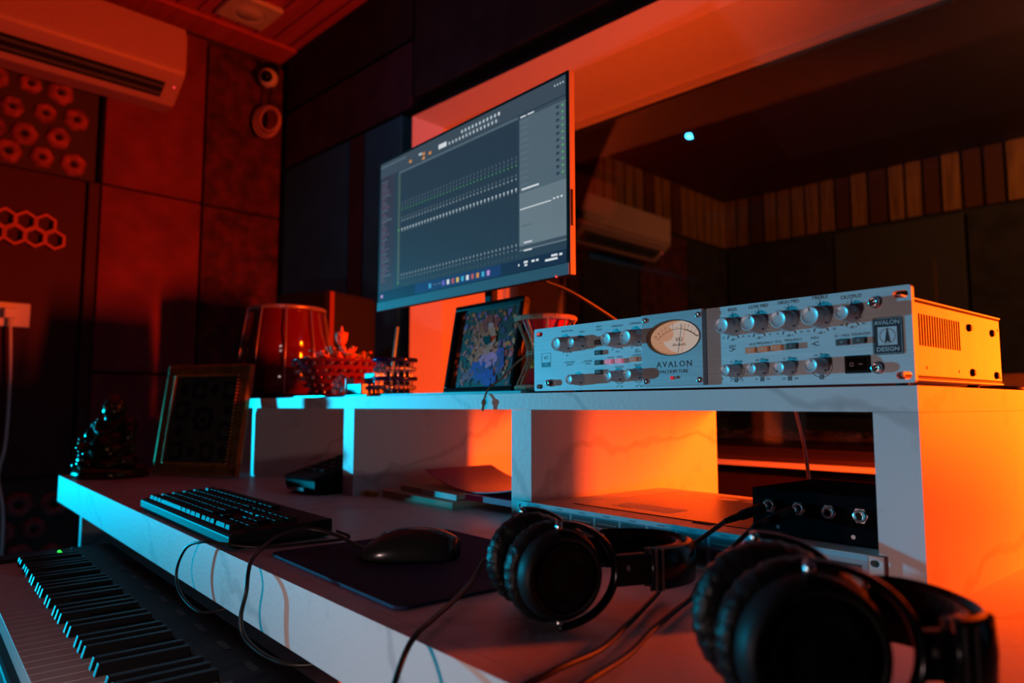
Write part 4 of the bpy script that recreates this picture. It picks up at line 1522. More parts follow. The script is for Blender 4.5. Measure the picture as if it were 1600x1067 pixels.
edge = [grid[i][0] for i in range(nu + 1)] + [grid[nu][j] for j in range(1, nv + 1)] + [grid[i][nv] for i in range(nu - 1, -1, -1)] + [grid[0][j] for j in range(nv - 1, 0, -1)]
base = [b.bm.verts.new((v.co.x * 0.97, v.co.y * 0.94, 0.0)) for v in edge]
for k in range(len(edge)):
    k2 = (k + 1) % len(edge)
    b.bm.faces.new((edge[k], edge[k2], base[k2], base[k]))
b.bm.faces.new(base)
b._fin(list(b.bm.verts), mat('mouse_plastic', (0.014, 0.014, 0.015), 0.22), None, True)
b.build('shell', ms)
MB().cyl((-0.030, -0.004, 0.0225), (-0.030, 0.004, 0.0225), 0.007, M_RUBBER, seg=16).build('scroll_wheel', ms)
tag(MB().tube(bez([(-0.768, 0.424, 0.774), (-0.80, 0.430, 0.771), (-0.855, 0.430, 0.776), (-0.890, 0.405, 0.782), (-0.885, 0.365, 0.778), (-0.85, 0.330, 0.772), (-0.815, 0.306, 0.768), (-0.795, 0.295, 0.758), (-0.785, 0.290, 0.742), (-0.790, 0.287, 0.715), (-0.780, 0.289, 0.695), (-0.74, 0.298, 0.684), (-0.70, 0.315, 0.683), (-0.66, 0.36, 0.690)], 10), 0.0024, M_RUBBER).build('mouse_cable'), 'black cable from the mouse past the keyboard, looping over the desk front', 'cable')

# ================================================================== HEADPHONES


def make_headphones(label, loc, rotz, R_=0.047, reach=0.085, slide=0.030):
    """lying on the side: ear cups stand on their rims, headband flat"""
    t = thing('headphones', label, 'headphones', loc, rotz)
    zc = R_ * 0.98 + 0.003
    gap = 0.040        # half distance between the cups' pad faces' centre
    XZ = Matrix.Rotation(PI / 2, 4, 'X')     # lathe z -> -y
    for sgn in (-1, 1):
        # near cup at -y (sgn=-1) looks outward to -y
        base = Matrix.Translation((0, sgn * 0.012, zc))
        A = base @ (XZ if sgn < 0 else Matrix.Rotation(-PI / 2, 4, 'X')) @ Matrix.Rotation(math.radians(5) * 1, 4, 'Y')
        # pad: local z 0..0.022 outward
        b = MB()
        r1 = R_ * 0.985
        prof = [(r1 * 0.55, 0.004), (r1 * 0.62, 0.0), (r1 * 0.80, -0.002), (r1 * 0.94, 0.003), (r1, 0.011), (r1 * 0.96, 0.019), (r1 * 0.88, 0.022), (r1 * .5, 0.022)]
        b.lathe(prof, M_LEATHER, A, seg=96, fn=lambda a, z: 1 + (0.012 * math.sin(a * 30) + 0.006 * math.sin(a * 17 + 1)) * (1 if 0.002 < z < 0.020 else 0.3))
        b.lathe([(0, 0.012), (r1 * 0.56, 0.012)], M_SHELLIN, A, seg=24)
        b.build('ear_pad', t)
        b = MB()
        r2 = R_ * 0.86
        prof = [(r2 * 0.7, 0.021), (r2 * 0.99, 0.0215), (r2, 0.026), (r2 * 0.98, 0.034), (r2 * 0.90, 0.040), (r2 * 0.84, 0.0405), (r2 * 0.82, 0.0375), (r2 * 0.76, 0.038), (r2 * 0.55, 0.0415), (r2 * 0.52, 0.0400), (r2 * 0.3, 0.0425), (0, 0.043)]
        b.lathe(prof, M_BLACK, A, seg=64)
        cupo = b.build('ear_cup', t)
        b = MB()
        b.lathe([(r2 * 0.80, 0.0395), (r2 * 0.815, 0.0405), (r2 * 0.83, 0.0395)], mat('grey_trim', (0.10, 0.10, 0.10), 0.3, 0.5), A, seg=64)
        b.build('trim_ring', cupo)
        # yoke ring
        b = MB()
        yr = R_ * 1.03
        pts = []
        for k in range(41):
            a = math.radians(-90 + 180 * k / 40)
            pts.append((yr * math.cos(a) * 1.18, sgn * (0.012 + 0.0300), zc + yr * 0.95 * math.sin(a)))
        b.tube(pts, 0.0058, M_GLOSSBLK, seg=12, flat=0.45)
        for zz in (zc + yr * .95, zc - yr * .95 + 0.003):
            b.cyl((0, sgn * 0.045, zz - 0.006 if zz > zc else zz + 0.004), (0, sgn * 0.045, zz + 0.0015 if zz > zc else zz - 0.001), 0.0030, M_CHROME, seg=12)
        yoke = b.build('yoke', t)
        # slider block
        xb = yr * 1.18
        b = MB()
        b.box(xb - 0.002, xb + slide + 0.004, sgn * 0.042 - 0.005, sgn * 0.042 + 0.005, zc - 0.013, zc + 0.013, M_BLACK, bev=0.003)
        b.text('R' if sgn < 0 else 'L', xb + slide / 3, zc + 0.002, 0.006, mat('print_grey', (0.4, 0.4, 0.4), 0.5), y=sgn * 0.042 - 0.0053 if sgn < 0 else sgn * 0.042 + 0.0053)
        b.build('slider', t)
    # headband: arc in the horizontal plane
    x0 = R_ * 1.03 * 1.18 + slide
    x1 = x0 + reach
    w = 0.047
    arcp = []
    for k in range(33):
        a = math.radians(-90 + 180 * k / 32)
        arcp.append(Vector((x0 + (x1 - x0) * max(0, math.cos(a)) ** 0.8, w * math.sin(a), zc)))
    b = MB()

    def band(off0, off1, hz, m, bb):
        n = len(arcp)
        V = []
        for i, p in enumerate(arcp):
            tg = arcp[min(i + 1, n - 1)] - arcp[max(i - 1, 0)]
            tg.normalize()
            nn = Vector((tg.y, -tg.x, 0))
            prof = [(off0, -hz), (off1, -hz * 0.86), (off1 + .0012, 0), (off1, hz * 0.86), (off0, hz), (off0 - .001, 0)]
            V.append([bb.bm.verts.new(p + nn * o_ + Vector((0, 0, z_))) for o_, z_ in prof])
        for A_, B_ in zip(V[:-1], V[1:]):
            for k in range(6):
                bb.bm.faces.new((A_[k], A_[(k + 1) % 6], B_[(k + 1) % 6], B_[k]))
        bb.bm.faces.new(V[0])
        bb.bm.faces.new(V[-1][::-1])
        bb._fin(sum(V, []), m, None, True)
    band(0.0, 0.0060, R_ * 0.43, M_GLOSSBLK, b)
    b.build('headband', t)
    b = MB()
    band(-0.010, -0.0005, R_ * 0.385, M_LEATHER, b)
    b.build('head_cushion', t)
    for sgn in (-1, 1):
        b = MB()
        for q in (0, 0.006):
            b.box(x0 + 0.002 + q, x0 + 0.0035 + q, sgn * (w + 0.0065) - 0.001, sgn * (w + 0.0065) + 0.0012, zc - 0.017, zc + 0.017, mat('grey_trim', (0.10, 0.10, 0.10), 0.3, 0.5))
        b.build('band_trim', t)
    return t


hp1 = make_headphones('black over-ear headphones standing beside the mouse pad, in front of the blue rack unit', (-0.466, 0.427, 0.7603), math.radians(68), 0.0422, 0.058)
hp2 = make_headphones('larger-looking black over-ear headphones at the right front corner of the desk', (-0.2270, 0.4010, 0.7603), math.radians(48.8), 0.0482, 0.032, 0.014)
# headphone cables
tag(MB().tube(bez([(-0.575, 0.452, 0.788), (-0.560, 0.425, 0.774), (-0.530, 0.380, 0.768), (-0.500, 0.338, 0.7670), (-0.478, 0.308, 0.766), (-0.462, 0.286, 0.755), (-0.448, 0.266, 0.728), (-0.435, 0.250, 0.68), (-0.42, 0.24, 0.6)], 10), 0.0024, M_RUBBER).build('headphone_cable'), 'black cable running from the left headphones over the mouse pad and down the desk front', 'cable')

# ================================================================== PICTURE FRAME with colourful print
pf = thing('picture_frame', 'small black-framed colourful picture leaning under the monitor', 'picture frame', (-1.108, 0.768, 0.9655), math.radians(-1))
LN = Matrix.Rotation(math.radians(-10), 4, 'X')
PWD, PHT = 0.205, 0.168


def pbox(b, x0, x1, y0, y1, z0, z1, m, bev=0.0):
    b.box(x0, x1, y0, y1, z0, z1, m, LN, bev=bev)


b = MB()
fw = 0.010
pbox(b, 0, PWD, 0, 0.014, 0, fw, M_GLOSSBLK, 0.002)
pbox(b, 0, PWD, 0, 0.014, PHT - fw, PHT, M_GLOSSBLK, 0.002)
pbox(b, 0, fw, 0, 0.014, fw * .9, PHT - fw * .9, M_GLOSSBLK, 0.002)
pbox(b, PWD - fw, PWD, 0, 0.014, fw * .9, PHT - fw * .9, M_GLOSSBLK, 0.002)
b.build('frame', pf)
b = MB()
pbox(b, 0.004, PWD - 0.004, 0.0145, 0.018, 0.004, PHT - 0.004, M_BLACK)
b.build('backboard', pf)
b = MB()
art = []


def blob(cx, cz, a, c_, rot, col, lay):
    col = (min(1, round(col[0] * 1.9, 1)), round(col[1] * 0.6, 2), round(col[2] * (0.55 if col[2] < 0.3 else 1), 1))
    m = mat('print_%d_%d_%d' % tuple(int(q * 99) for q in col), col, 0.4)
    n = 14
    pts = []
    for k in range(n):
        t_ = 2 * PI * k / n
        u, v = a * math.cos(t_), c_ * math.sin(t_)
        x = cx + u * math.cos(rot) - v * math.sin(rot)
        z = cz + u * math.sin(rot) + v * math.cos(rot)
        x = min(max(x, fw), PWD - fw)
        z = min(max(z, fw), PHT - fw)
        pts.append((x, 0.0085 - lay * 0.00012, z))
    b.quad(pts, m, LN)


b.quad([(fw, 0.009, fw), (PWD - fw, 0.009, fw), (PWD - fw, 0.009, PHT - fw), (fw, 0.009, PHT - fw)], mat('print_ground', (0.06, 0.025, 0.012), 0.4), LN)
rs = random.Random(3)
pal = [(0.55, 0.36, 0.05), (0.45, 0.18, 0.04), (0.10, 0.14, 0.03), (0.35, 0.05, 0.04), (0.5, 0.45, 0.2), (0.06, 0.05, 0.10), (0.03, 0.05, 0.02), (0.6, 0.2, 0.1), (0.2, 0.15, 0.3)]
for k in range(230):
    blob(rs.uniform(0.015, PWD - 0.015), rs.uniform(0.015, PHT - 0.015), rs.uniform(0.002, 0.008), rs.uniform(0.002, 0.005), rs.uniform(0, 3), rs.choice(pal), 1 + (k % 5))
def dab(cx, cz, a, c_, n, cols, sz, lay=6):
    for k in range(n):
        t_ = rs.uniform(0, 2 * PI)
        r_ = math.sqrt(rs.random())
        c0 = rs.choice(cols)
        j_ = rs.uniform(0.8, 1.15)
        col = tuple(round(min(1, q * j_), 2) for q in c0)
        blob(cx + a * r_ * math.cos(t_), cz + c_ * r_ * math.sin(t_), rs.uniform(0.6, 1.2) * sz, rs.uniform(0.4, 0.9) * sz, rs.uniform(0, 3), col, lay + rs.uniform(0, 2))


dab(0.100, 0.078, 0.040, 0.034, 90, [(0.50, 0.22, 0.08), (0.42, 0.20, 0.07), (0.55, 0.30, 0.12)], 0.006)
dab(0.075, 0.115, 0.014, 0.018, 20, [(0.50, 0.28, 0.12), (0.40, 0.16, 0.08)], 0.005)
dab(0.108, 0.128, 0.026, 0.012, 34, [(0.35, 0.04, 0.03), (0.28, 0.05, 0.04)], 0.005)
for k in range(16):
    u = k / 15
    dab(0.112 + 0.012 * math.sin(u * 3.4), 0.122 - 0.048 * u, 0.005, 0.004, 5, [(0.60, 0.44, 0.28), (0.52, 0.40, 0.24)], 0.0055, 10)
dab(0.118, 0.060, 0.024, 0.012, 40, [(0.60, 0.45, 0.52), (0.50, 0.42, 0.50)], 0.005, 9)
dab(0.100, 0.040, 0.034, 0.018, 70, [(0.06, 0.05, 0.38), (0.04, 0.05, 0.30)], 0.007, 8)
dab(0.150, 0.058, 0.012, 0.022, 34, [(0.07, 0.06, 0.36), (0.08, 0.05, 0.26)], 0.006, 8)
dab(0.118, 0.026, 0.028, 0.010, 34, [(0.05, 0.05, 0.42)], 0.006, 9)
dab(0.060, 0.034, 0.018, 0.013, 26, [(0.22, 0.08, 0.24)], 0.005, 8)
b.build('print', pf)
b = MB()
b.quad([(0.10, 0.018, 0.10), (0.12, 0.018, 0.10), (0.12, 0.055, -0.0), (0.10, 0.055, 0.0)], M_BLACK)
b.box(0.098, 0.122, 0.045, 0.048, 0.001, 0.09, M_BLACK)
b.build('easel_leg', pf)

# ================================================================== HOURGLASS HAND DRUM
hd = thing('hand_drum', 'small hourglass hand drum with painted bands and rope lacing left of the preamplifier', 'drum', (-0.846, 0.790, 0.9655))
H_ = 0.122
c_red, c_yel, c_grn = mat('drum_red', (0.42, 0.008, 0.012), 0.25), mat('drum_yellow', (0.60, 0.30, 0.03), 0.35), mat('drum_green', (0.01, 0.10, 0.03), 0.35)


def dr(z):
    q = abs(z / H_ - 0.5) * 2
    return 0.020 + 0.022 * q ** 1.3


segs = [(0.06, 0.30, c_red), (0.30, 0.345, c_yel), (0.345, 0.355, M_INK), (0.355, 0.40, c_yel), (0.40, 0.475, c_grn), (0.475, 0.525, M_INK), (0.525, 0.60, c_grn), (0.60, 0.645, c_yel), (0.645, 0.655, M_INK), (0.655, 0.70, c_yel), (0.70, 0.94, c_red)]
b = MB()
for a, c, m in segs:
    b.lathe([(dr(H_ * (a + (c - a) * k / 5)), H_ * (a + (c - a) * k / 5)) for k in range(6)], m, seg=36)
b.build('body', hd)
for zz, sg in ((0.0, 1), (H_, -1)):
    b = MB()
    b.lathe([(0.0, zz + sg * 0.001), (0.044, zz + sg * 0.0005)], mat('drum_skin', (0.55, 0.45, 0.36), 0.6), seg=36)
    b.build('drum_skin', hd)
    b = MB()
    b.tube([(0.0475 * math.cos(a), 0.0475 * math.sin(a), zz + sg * 0.005) for a in [2 * PI * k / 36 for k in range(36)]], 0.0045, M_ROPE, closed=True, seg=10)
    b.build('rim', hd)
nr = 9
for k in range(nr):
    a0 = 2 * PI * k / nr
    a1 = 2 * PI * (k + 0.5) / nr
    a2 = 2 * PI * (k + 1) / nr
    rw = 0.030
    for p, q in ((a0, a1), (a1, a2)):
        zt_, zb_ = (H_ - 0.006, 0.006) if p == a0 else (0.006, H_ - 0.006)
        mid = (p + q) / 2
        b = MB()
        b.tube(bez([(0.049 * math.cos(p), 0.049 * math.sin(p), zt_), (rw * math.cos(mid), rw * math.sin(mid), H_ / 2), (0.049 * math.cos(q), 0.049 * math.sin(q), zb_)], 6), 0.0013, M_ROPE, seg=6)
        b.build('lacing_cord', hd)
b = MB()
for zz in (-0.002, 0.0015):
    b.tube([(0.0315 * math.cos(a), 0.0315 * math.sin(a), H_ / 2 + zz) for a in [2 * PI * k / 24 for k in range(24)]], 0.0014, M_ROPE, closed=True, seg=6)
b.build('waist_cord', hd)
o = MB().tube(bez([(-0.028, -0.014, H_ / 2), (-0.034, -0.035, 0.045), (-0.037, -0.060, 0.022), (-0.034, -0.088, 0.006), (-0.030, -0.100, -0.004), (-0.028, -0.106, -0.016)], 8), 0.0016, M_ROPE, seg=8)
o.sphere((-0.028, -0.1065, -0.019), 0.0042, M_ROPE, scale=(0.9, 0.9, 1.3))
o.tube(bez([(-0.028, -0.1065, -0.022), (-0.0295, -0.107, -0.028), (-0.031, -0.107, -0.031)], 5), 0.0022, M_ROPE, seg=6)
o.build('striker_cord', hd)

# ================================================================== CRYSTAL BOWL, FLOWERS, CUBE, RING HOLDER
tray = tag(MB().box(-1.72, -1.303, 0.715, 0.93, 0.9603, 0.9650, mat('dark_glass_tray', (0.02, 0.015, 0.018), 0.15), bev=0.001).build('tray'), 'thin dark tray on the shelf under the crystal bowl', 'tray')
TZ = 0.9652
bw = thing('crystal_bowl', 'tiered beaded crystal bowl on the left of the shelf', 'bowl', (-1.655, 0.825, TZ))
b = MB()
b.lathe([(0.0, 0.002), (0.055, 0.0), (0.060, 0.004), (0.085, 0.05), (0.102, 0.080), (0.104, 0.086), (0.098, 0.083), (0.080, 0.052), (0.052, 0.010), (0, 0.008)], mat('crimson_glass', (0.20, 0.02, 0.035), 0.1, coat=0.5), seg=40)
b.build('basin', bw)
M_BEAD = mat('faceted_bead', (0.65, 0.6, 0.68), 0.06, 0.85)
M_BEADR = mat('faceted_red_bead', (0.8, 0.12, 0.15), 0.06, 0.85)
for r, (zz, rad, n) in enumerate(((0.010, 0.068, 20), (0.026, 0.080, 24), (0.044, 0.092, 28), (0.060, 0.102, 30), (0.078, 0.110, 32))):
    b = MB()
    for k in range(n):
        a = 2 * PI * (k + (r % 2) * 0.5) / n
        b.sphere((rad * math.cos(a), rad * math.sin(a), zz), 0.0052, M_BEAD if (k + r) % 2 else M_BEADR, seg=6, rings=4)
    b.build('bead_row', bw)
b = MB()
b.lathe([(0.104, 0.083), (0.114, 0.086), (0.115, 0.090), (0.104, 0.088)], mat('crimson_glass', (0.20, 0.02, 0.035), 0.1), seg=40)
b.build('rim', bw)
fl = thing('flower_bunch', 'artificial orange red flower with grey sprigs standing in the crystal bowl', 'flowers', (-1.655, 0.825, TZ + 0.0095))
M_PET = mat('petal', (0.75, 0.16, 0.05), 0.6)
M_SPR = mat('grey_sprig', (0.35, 0.30, 0.30), 0.6)
b = MB()
for tier, (n, rad, zz, ln_) in enumerate(((6, 0.010, 0.135, 0.030), (8, 0.026, 0.100, 0.034), (9, 0.045, 0.085, 0.034))):
    for k in range(n):
        a = 2 * PI * k / n + tier * 0.4
        M = Matrix.Translation((0.018 + rad * math.cos(a), rad * math.sin(a), zz)) @ Matrix.Rotation(a, 4, 'Z') @ Matrix.Rotation(math.radians(15 + 25 * tier), 4, 'Y')
        b.sphere((0, 0, 0), 1, M_PET, M, seg=8, rings=6, scale=(0.004, 0.011, ln_ * 0.6))
b.sphere((0.018, 0, 0.155), 0.006, M_PET, scale=(0.6, 0.6, 2.2), seg=8, rings=6)
b.build('petals', fl)
b = MB()
rs = random.Random(5)
for k in range(26):
    a = rs.uniform(0, 2 * PI)
    rad = rs.uniform(0.03, 0.085)
    p0 = Vector((0, 0, 0.05))
    p1 = Vector((rad * math.cos(a), rad * math.sin(a), rs.uniform(0.085, 0.112)))
    b.tube([p0, (p0 + p1) / 2 + Vector((0, 0, 0.015)), p1], 0.0009, M_SPR, seg=5)
    b.sphere(p1, 0.005, M_PET if k % 3 == 0 else M_SPR, seg=7, rings=5, scale=(1.4, 1, 0.8))
b.tube([(0, 0, 0.0), (0.008, 0, 0.05), (0.018, 0, 0.10)], 0.004, M_SPR)
b.build('sprigs', fl)
# small crystal figure and clear stem
cf = thing('crystal_figurine', 'tiny clear crystal figurine in front of the beaded bowl', 'figurine', (-1.478, 0.738, TZ))
b = MB()
for c, r in (((0, 0, 0.010), 0.012), ((0.010, 0, 0.022), 0.010), ((-0.012, 0, 0.026), 0.009), ((0.016, 0, 0.040), 0.007), ((0.002, 0, 0.034), 0.008), ((-0.016, 0, 0.010), 0.008)):
    b.sphere(c, r, M_CRYSTAL, seg=7, rings=5, scale=(1, 0.8, 1))
b.build('body', cf)
b = MB()
b.cyl((0.030, 0, 0.0125), (0.018, 0, 0.0225), 0.0035, mat('pale_metal', (0.7, 0.8, 0.8), 0.15, 0.9), seg=8)
b.cyl((0.030, 0, 0.0125), (0.036, 0, 0.0035), 0.0035, mat('pale_metal', (0.7, 0.8, 0.8), 0.15, 0.9), r2=0.0015, seg=8)
b.build('tip', cf)
gb = thing('acrylic_block', 'pale blue glass block stand beside the ring holder', 'glass block', (-1.400, 0.730, TZ))
M_ICE = noise_mat('frosted_blue_acrylic', (0.04, 0.08, 0.22), (0.08, 0.15, 0.36), 40, rough=0.25)
MB().box(-0.018, 0.045, 0.0, 0.03, 0, 0.024, M_ICE, bev=0.002).build('lower_block', gb)
MB().box(0.0, 0.045, 0.032, 0.055, 0, 0.048, M_ICE, bev=0.002).build('upper_block', gb)
MB().box(-0.028, -0.024, 0.0, 0.02, 0, 0.036, mat('pink_acrylic', (0.7, 0.45, 0.5), 0.3), bev=0.001).build('side_fin', gb)
rh = thing('pen_holder', 'round pen holder built of dark discs and glass beads', 'pen holder', (-1.335, 0.800, 0.9653))
M_DISC = mat('deep_blue_disc', (0.010, 0.014, 0.13), 0.15)
for zz in (0.034, 0.074):
    b = MB()
    b.lathe([(0.030, zz - 0.004), (0.048, zz - 0.004), (0.0495, zz), (0.048, zz + 0.004), (0.030, zz + 0.004), (0.030, zz - 0.004)], M_DISC, seg=40)
    b.build('disc', rh)
b = MB()
b.lathe([(0, 0), (0.044, 0), (0.045, 0.003), (0.0, 0.003)], M_DISC, seg=40)
b.build('base', rh)
M_BEADW = mat('clear_bead', (0.75, 0.78, 0.8), 0.05, 0.8)
for zz, n in ((0.0155, 26), (0.055, 26)):
    b = MB()
    for k in range(n):
        a = 2 * PI * k / n
        b.sphere((0.0415 * math.cos(a), 0.0415 * math.sin(a), zz), 0.0052, M_BEADW, seg=8, rings=6)
    b.build('bead_ring', rh)
b = MB()
for k in range(16):
    a = 2 * PI * k / 16
    b.cyl((0.038 * math.cos(a), 0.038 * math.sin(a), 0.003), (0.038 * math.cos(a), 0.038 * math.sin(a), 0.076), 0.0012, M_CHROME, seg=6)
b.build('rod', rh)
tag(MB().cyl((-1.344, 0.793, 0.970), (-1.327, 0.800, 1.112), 0.0035, mat('mint_plastic', (0.30, 0.55, 0.48), 0.4)).build('pen'), 'pale green pen standing in the round holder', 'pen')

# ================================================================== DRUM behind the frame
dm = thing('laced_drum', 'dark red glossy drum with pale lacing rods at the left end of the shelf', 'drum', (-2.03, 0.845, 0.9603))
b = MB()
M_SHELL = mat('dark_lacquer', (0.13, 0.006, 0.008), 0.10, coat=0.6)
b.lathe([(0.0, 0.004), (0.09, 0.002), (0.118, 0.02), (0.128, 0.06), (0.126, 0.10), (0.118, 0.14), (0.124, 0.15), (0.112, 0.19), (0.104, 0.255), (0.100, 0.262)], M_SHELL, seg=48)
b.build('shell', dm)
b = MB()
b.lathe([(0, 0.264), (0.098, 0.264)], mat('drum_skin_pale', (0.45, 0.38, 0.34), 0.6), seg=40)
b.build('drum_skin', dm)
b = MB()
b.tube([(0.108 * math.cos(a), 0.108 * math.sin(a), 0.262) for a in [2 * PI * k / 40 for k in range(40)]], 0.0060, mat('rim_metal', (0.5, 0.35, 0.33), 0.3, 0.6), closed=True)
b.build('rim', dm)
for k in range(10):
    a = 2 * PI * (k + 0.35) / 10
    b = MB()
    b.tube([(0.112 * math.cos(a), 0.112 * math.sin(a), 0.264), (0.130 * math.cos(a), 0.130 * math.sin(a), 0.15), (0.143 * math.cos(a), 0.143 * math.sin(a), 0.012)], 0.0022, mat('rim_metal', (0.5, 0.35, 0.33), 0.3, 0.6), seg=6)
    b.build('tension_rod', dm)
b = MB()
b.tube([(0.136 * math.cos(a), 0.136 * math.sin(a), 0.008) for a in [2 * PI * k / 40 for k in range(40)]], 0.0065, M_BLACK, closed=True)
b.build('base_ring', dm)

# ================================================================== LOUDSPEAKER on its stand
sp = thing('studio_loudspeaker', 'black box loudspeaker in the corner behind the drum', 'loudspeaker', (-2.30, 0.915, 0.9612), math.radians(22.9))
b = MB()
b.box(0, 0.23, 0, 0.25, 0, 0.352, M_BLACKM)
b.build('cabinet', sp, bevel=0.016)
b = MB()
for zc_, r in ((0.11, 0.085), (0.265, 0.032)):
    front_lathe(b, 0.115, zc_, [(r, 0.0), (r, 0.004), (r * 0.9, 0.005), (r * 0.8, 0.001), (r * 0.3, -0.0), (0, 0.004)], M_BLACK, y=0.0, seg=32)
b.build('driver', sp)
b = MB().box(0.2305, 0.2325, 0.004, 0.024, 0.01, 0.345, mat('lit_edge', (0.30, 0.06, 0.05), 0.5))  # reddish strip paints the lamp light along the rounded cabinet edge
b.build('lit_edge', sp)
ss = thing('speaker_stand', 'black pole stand carrying the loudspeaker in the corner', 'stand', (-2.315, 1.07, 0))
MB().cyl((0, 0, 0), (0, 0, 0.018), 0.11, M_BLACK, seg=28).build('base', ss)
MB().cyl((0, 0, 0.018), (0, 0, 0.945), 0.02, M_BLACK).build('pole', ss)
MB().box(-0.08, 0.09, -0.09, 0.09, 0.946, 0.9608, M_BLACK, bev=0.003).build('top_plate', ss)

# ================================================================== GILDED FRAME
gf = thing('gilded_picture_frame', 'gilded picture frame with a symbol chart leaning at the left end of the desk', 'picture frame', (-2.040, 0.495, 0.7640), math.radians(32))
LN = Matrix.Rotation(math.radians(-9), 4, 'X')
GW, GH, fw = 0.262, 0.290, 0.028
b = MB()
for (x0, x1, z0, z1) in ((0, GW, 0, fw), (0, GW, GH - fw, GH), (0, fw, fw, GH - fw), (GW - fw, GW, fw, GH - fw)):
    b.box(x0, x1, 0, 0.020, z0, z1, M_GOLD, LN, bev=0.004)
b.build('frame', gf)
b = MB()
for k in range(26):
    for xx in (fw + 0.003, GW - fw - 0.003):
        b.sphere((xx, -0.001, fw + 0.004 + k * (GH - 2 * fw - 0.008) / 25), 0.0032, M_GOLD, LN, seg=8, rings=6)
for k in range(22):
    for zz in (fw + 0.002, GH - fw - 0.002):
        b.sphere((fw + 0.006 + k * (GW - 2 * fw - 0.012) / 21, -0.001, zz), 0.0032, M_GOLD, LN, seg=8, rings=6)
b.build('beading', gf)
b = MB()
b.quad([(fw * .8, 0.010, fw * .8), (GW - fw * .8, 0.010, fw * .8), (GW - fw * .8, 0.010, GH - fw * .8), (fw * .8, 0.010, GH - fw * .8)], mat('chart_paper', (0.10, 0.085, 0.08), 0.4), LN)
M_CH = mat('chart_print', (0.035, 0.03, 0.03), 0.4)
M_CH2 = mat('chart_square', (0.13, 0.11, 0.105), 0.4)
for i in range(4):
    for j in range(4):
        if i in (1, 2) and j in (1, 2):
            continue
        x0, z0 = fw + 0.008 + i * 0.049, fw + 0.010 + j * 0.054
        b.quad([(x0, 0.0095, z0), (x0 + 0.042, 0.0095, z0), (x0 + 0.042, 0.0095, z0 + 0.046), (x0, 0.0095, z0 + 0.046)], M_CH2 if (i + j) % 2 else M_CH, LN)
        pts = [(x0 + 0.021 + 0.014 * math.cos(2 * PI * k / 16), 0.009, z0 + 0.023 + 0.015 * math.sin(2 * PI * k / 16)) for k in range(16)]
        b.quad(pts, M_CH if (i + j) % 2 else M_CH2, LN)
b.quad([(fw + 0.058, 0.0093, fw + 0.065), (fw + 0.148, 0.0093, fw + 0.065), (fw + 0.148, 0.0093, fw + 0.166), (fw + 0.058, 0.0093, fw + 0.166)], M_CH2, LN)
pts = [(GW / 2 + (0.034 + 0.004 * math.cos(8 * a)) * math.cos(a), 0.0088, GH / 2 + (0.034 + 0.004 * math.cos(8 * a)) * math.sin(a)) for a in [2 * PI * k / 64 for k in range(64)]]
b.quad(pts, M_CH, LN)
b.quad([(GW / 2 + 0.018 * math.cos(2 * PI * k / 24), 0.0084, GH / 2 + 0.018 * math.sin(2 * PI * k / 24)) for k in range(24)], M_CH2, LN)
b.quad([(GW / 2 + 0.009 * math.cos(2 * PI * k / 24), 0.0080, GH / 2 + 0.009 * math.sin(2 * PI * k / 24)) for k in range(24)], M_CH, LN)
b.build('chart', gf)
b = MB()
b.quad([(fw * .9, 0.006, fw * .9), (GW - fw * .9, 0.006, fw * .9), (GW - fw * .9, 0.006, GH - fw * .9), (fw * .9, 0.006, GH - fw * .9)], M_GLASS, LN)
b.build('glass', gf)
b = MB()
b.box(0.11, 0.15, 0.074, 0.078, 0.0, 0.16, M_BLACK)
b.box(0.005, GW - 0.005, 0.0205, 0.023, 0.005, GH - 0.005, M_BLACK, LN)
b.build('backboard', gf)

# ================================================================== SEATED FIGURE STATUE
bd = thing('seated_statue', 'glossy dark bronze statue of a seated round-bellied laughing monk', 'statue', (-2.075, 0.412, 0.7603), math.radians(30))
bd.scale = (1.06, 1.06, 1.06)
M_BRONZE = noise_mat('dark_bronze', (0.05, 0.035, 0.02), (0.12, 0.08, 0.035), 30, rough=0.22, metal=0.7)
b = MB()
b.lathe([(0, 0), (0.082, 0), (0.086, 0.008), (0.080, 0.022), (0.070, 0.026), (0, 0.026)], M_BRONZE, seg=32, fn=lambda a, z: 1 + 0.03 * math.sin(7 * a))
b.build('rock_base', bd)
b = MB()
parts = [((0, 0, 0.072), 0.055, (1.0, 0.85, 0.95)), ((0, -0.018, 0.068), 0.042, (1.0, 0.9, 0.9)), ((0, 0.004, 0.112), 0.045, (1.02, 0.75, 0.70)),
         ((-0.048, -0.015, 0.040), 0.030, (1.3, 1.1, 0.65)), ((0.048, -0.015, 0.040), 0.030, (1.3, 1.1, 0.65)), ((-0.030, -0.050, 0.033), 0.018, (1.5, 0.9, 0.6)), ((0.030, -0.050, 0.033), 0.018, (1.5, 0.9, 0.6)),
         ((-0.046, 0.0, 0.122), 0.021, (1, 1, 1)), ((0.046, 0.0, 0.122), 0.021, (1, 1, 1)), ((-0.060, -0.010, 0.095), 0.017, (0.9, 1, 1.6)), ((0.060, -0.010, 0.095), 0.017, (0.9, 1, 1.6)),
         ((-0.055, -0.035, 0.070), 0.013, (1.0, 1.7, 0.9)), ((0.055, -0.035, 0.070), 0.013, (1.0, 1.7, 0.9)), ((0, 0.0, 0.140), 0.022, (1.1, 1, 0.9))]
for c, r, sc3 in parts:
    b.sphere(c, r, M_BRONZE, seg=24, rings=16, scale=sc3)
o = b.build('body', bd)
rmod = o.modifiers.new('remesh', 'REMESH')
rmod.mode = 'VOXEL'
rmod.voxel_size = 0.0032
rmod.use_smooth_shade = True
sm = o.modifiers.new('smooth', 'SMOOTH')
sm.factor = 0.6
sm.iterations = 4
b = MB()
hz = 0.168
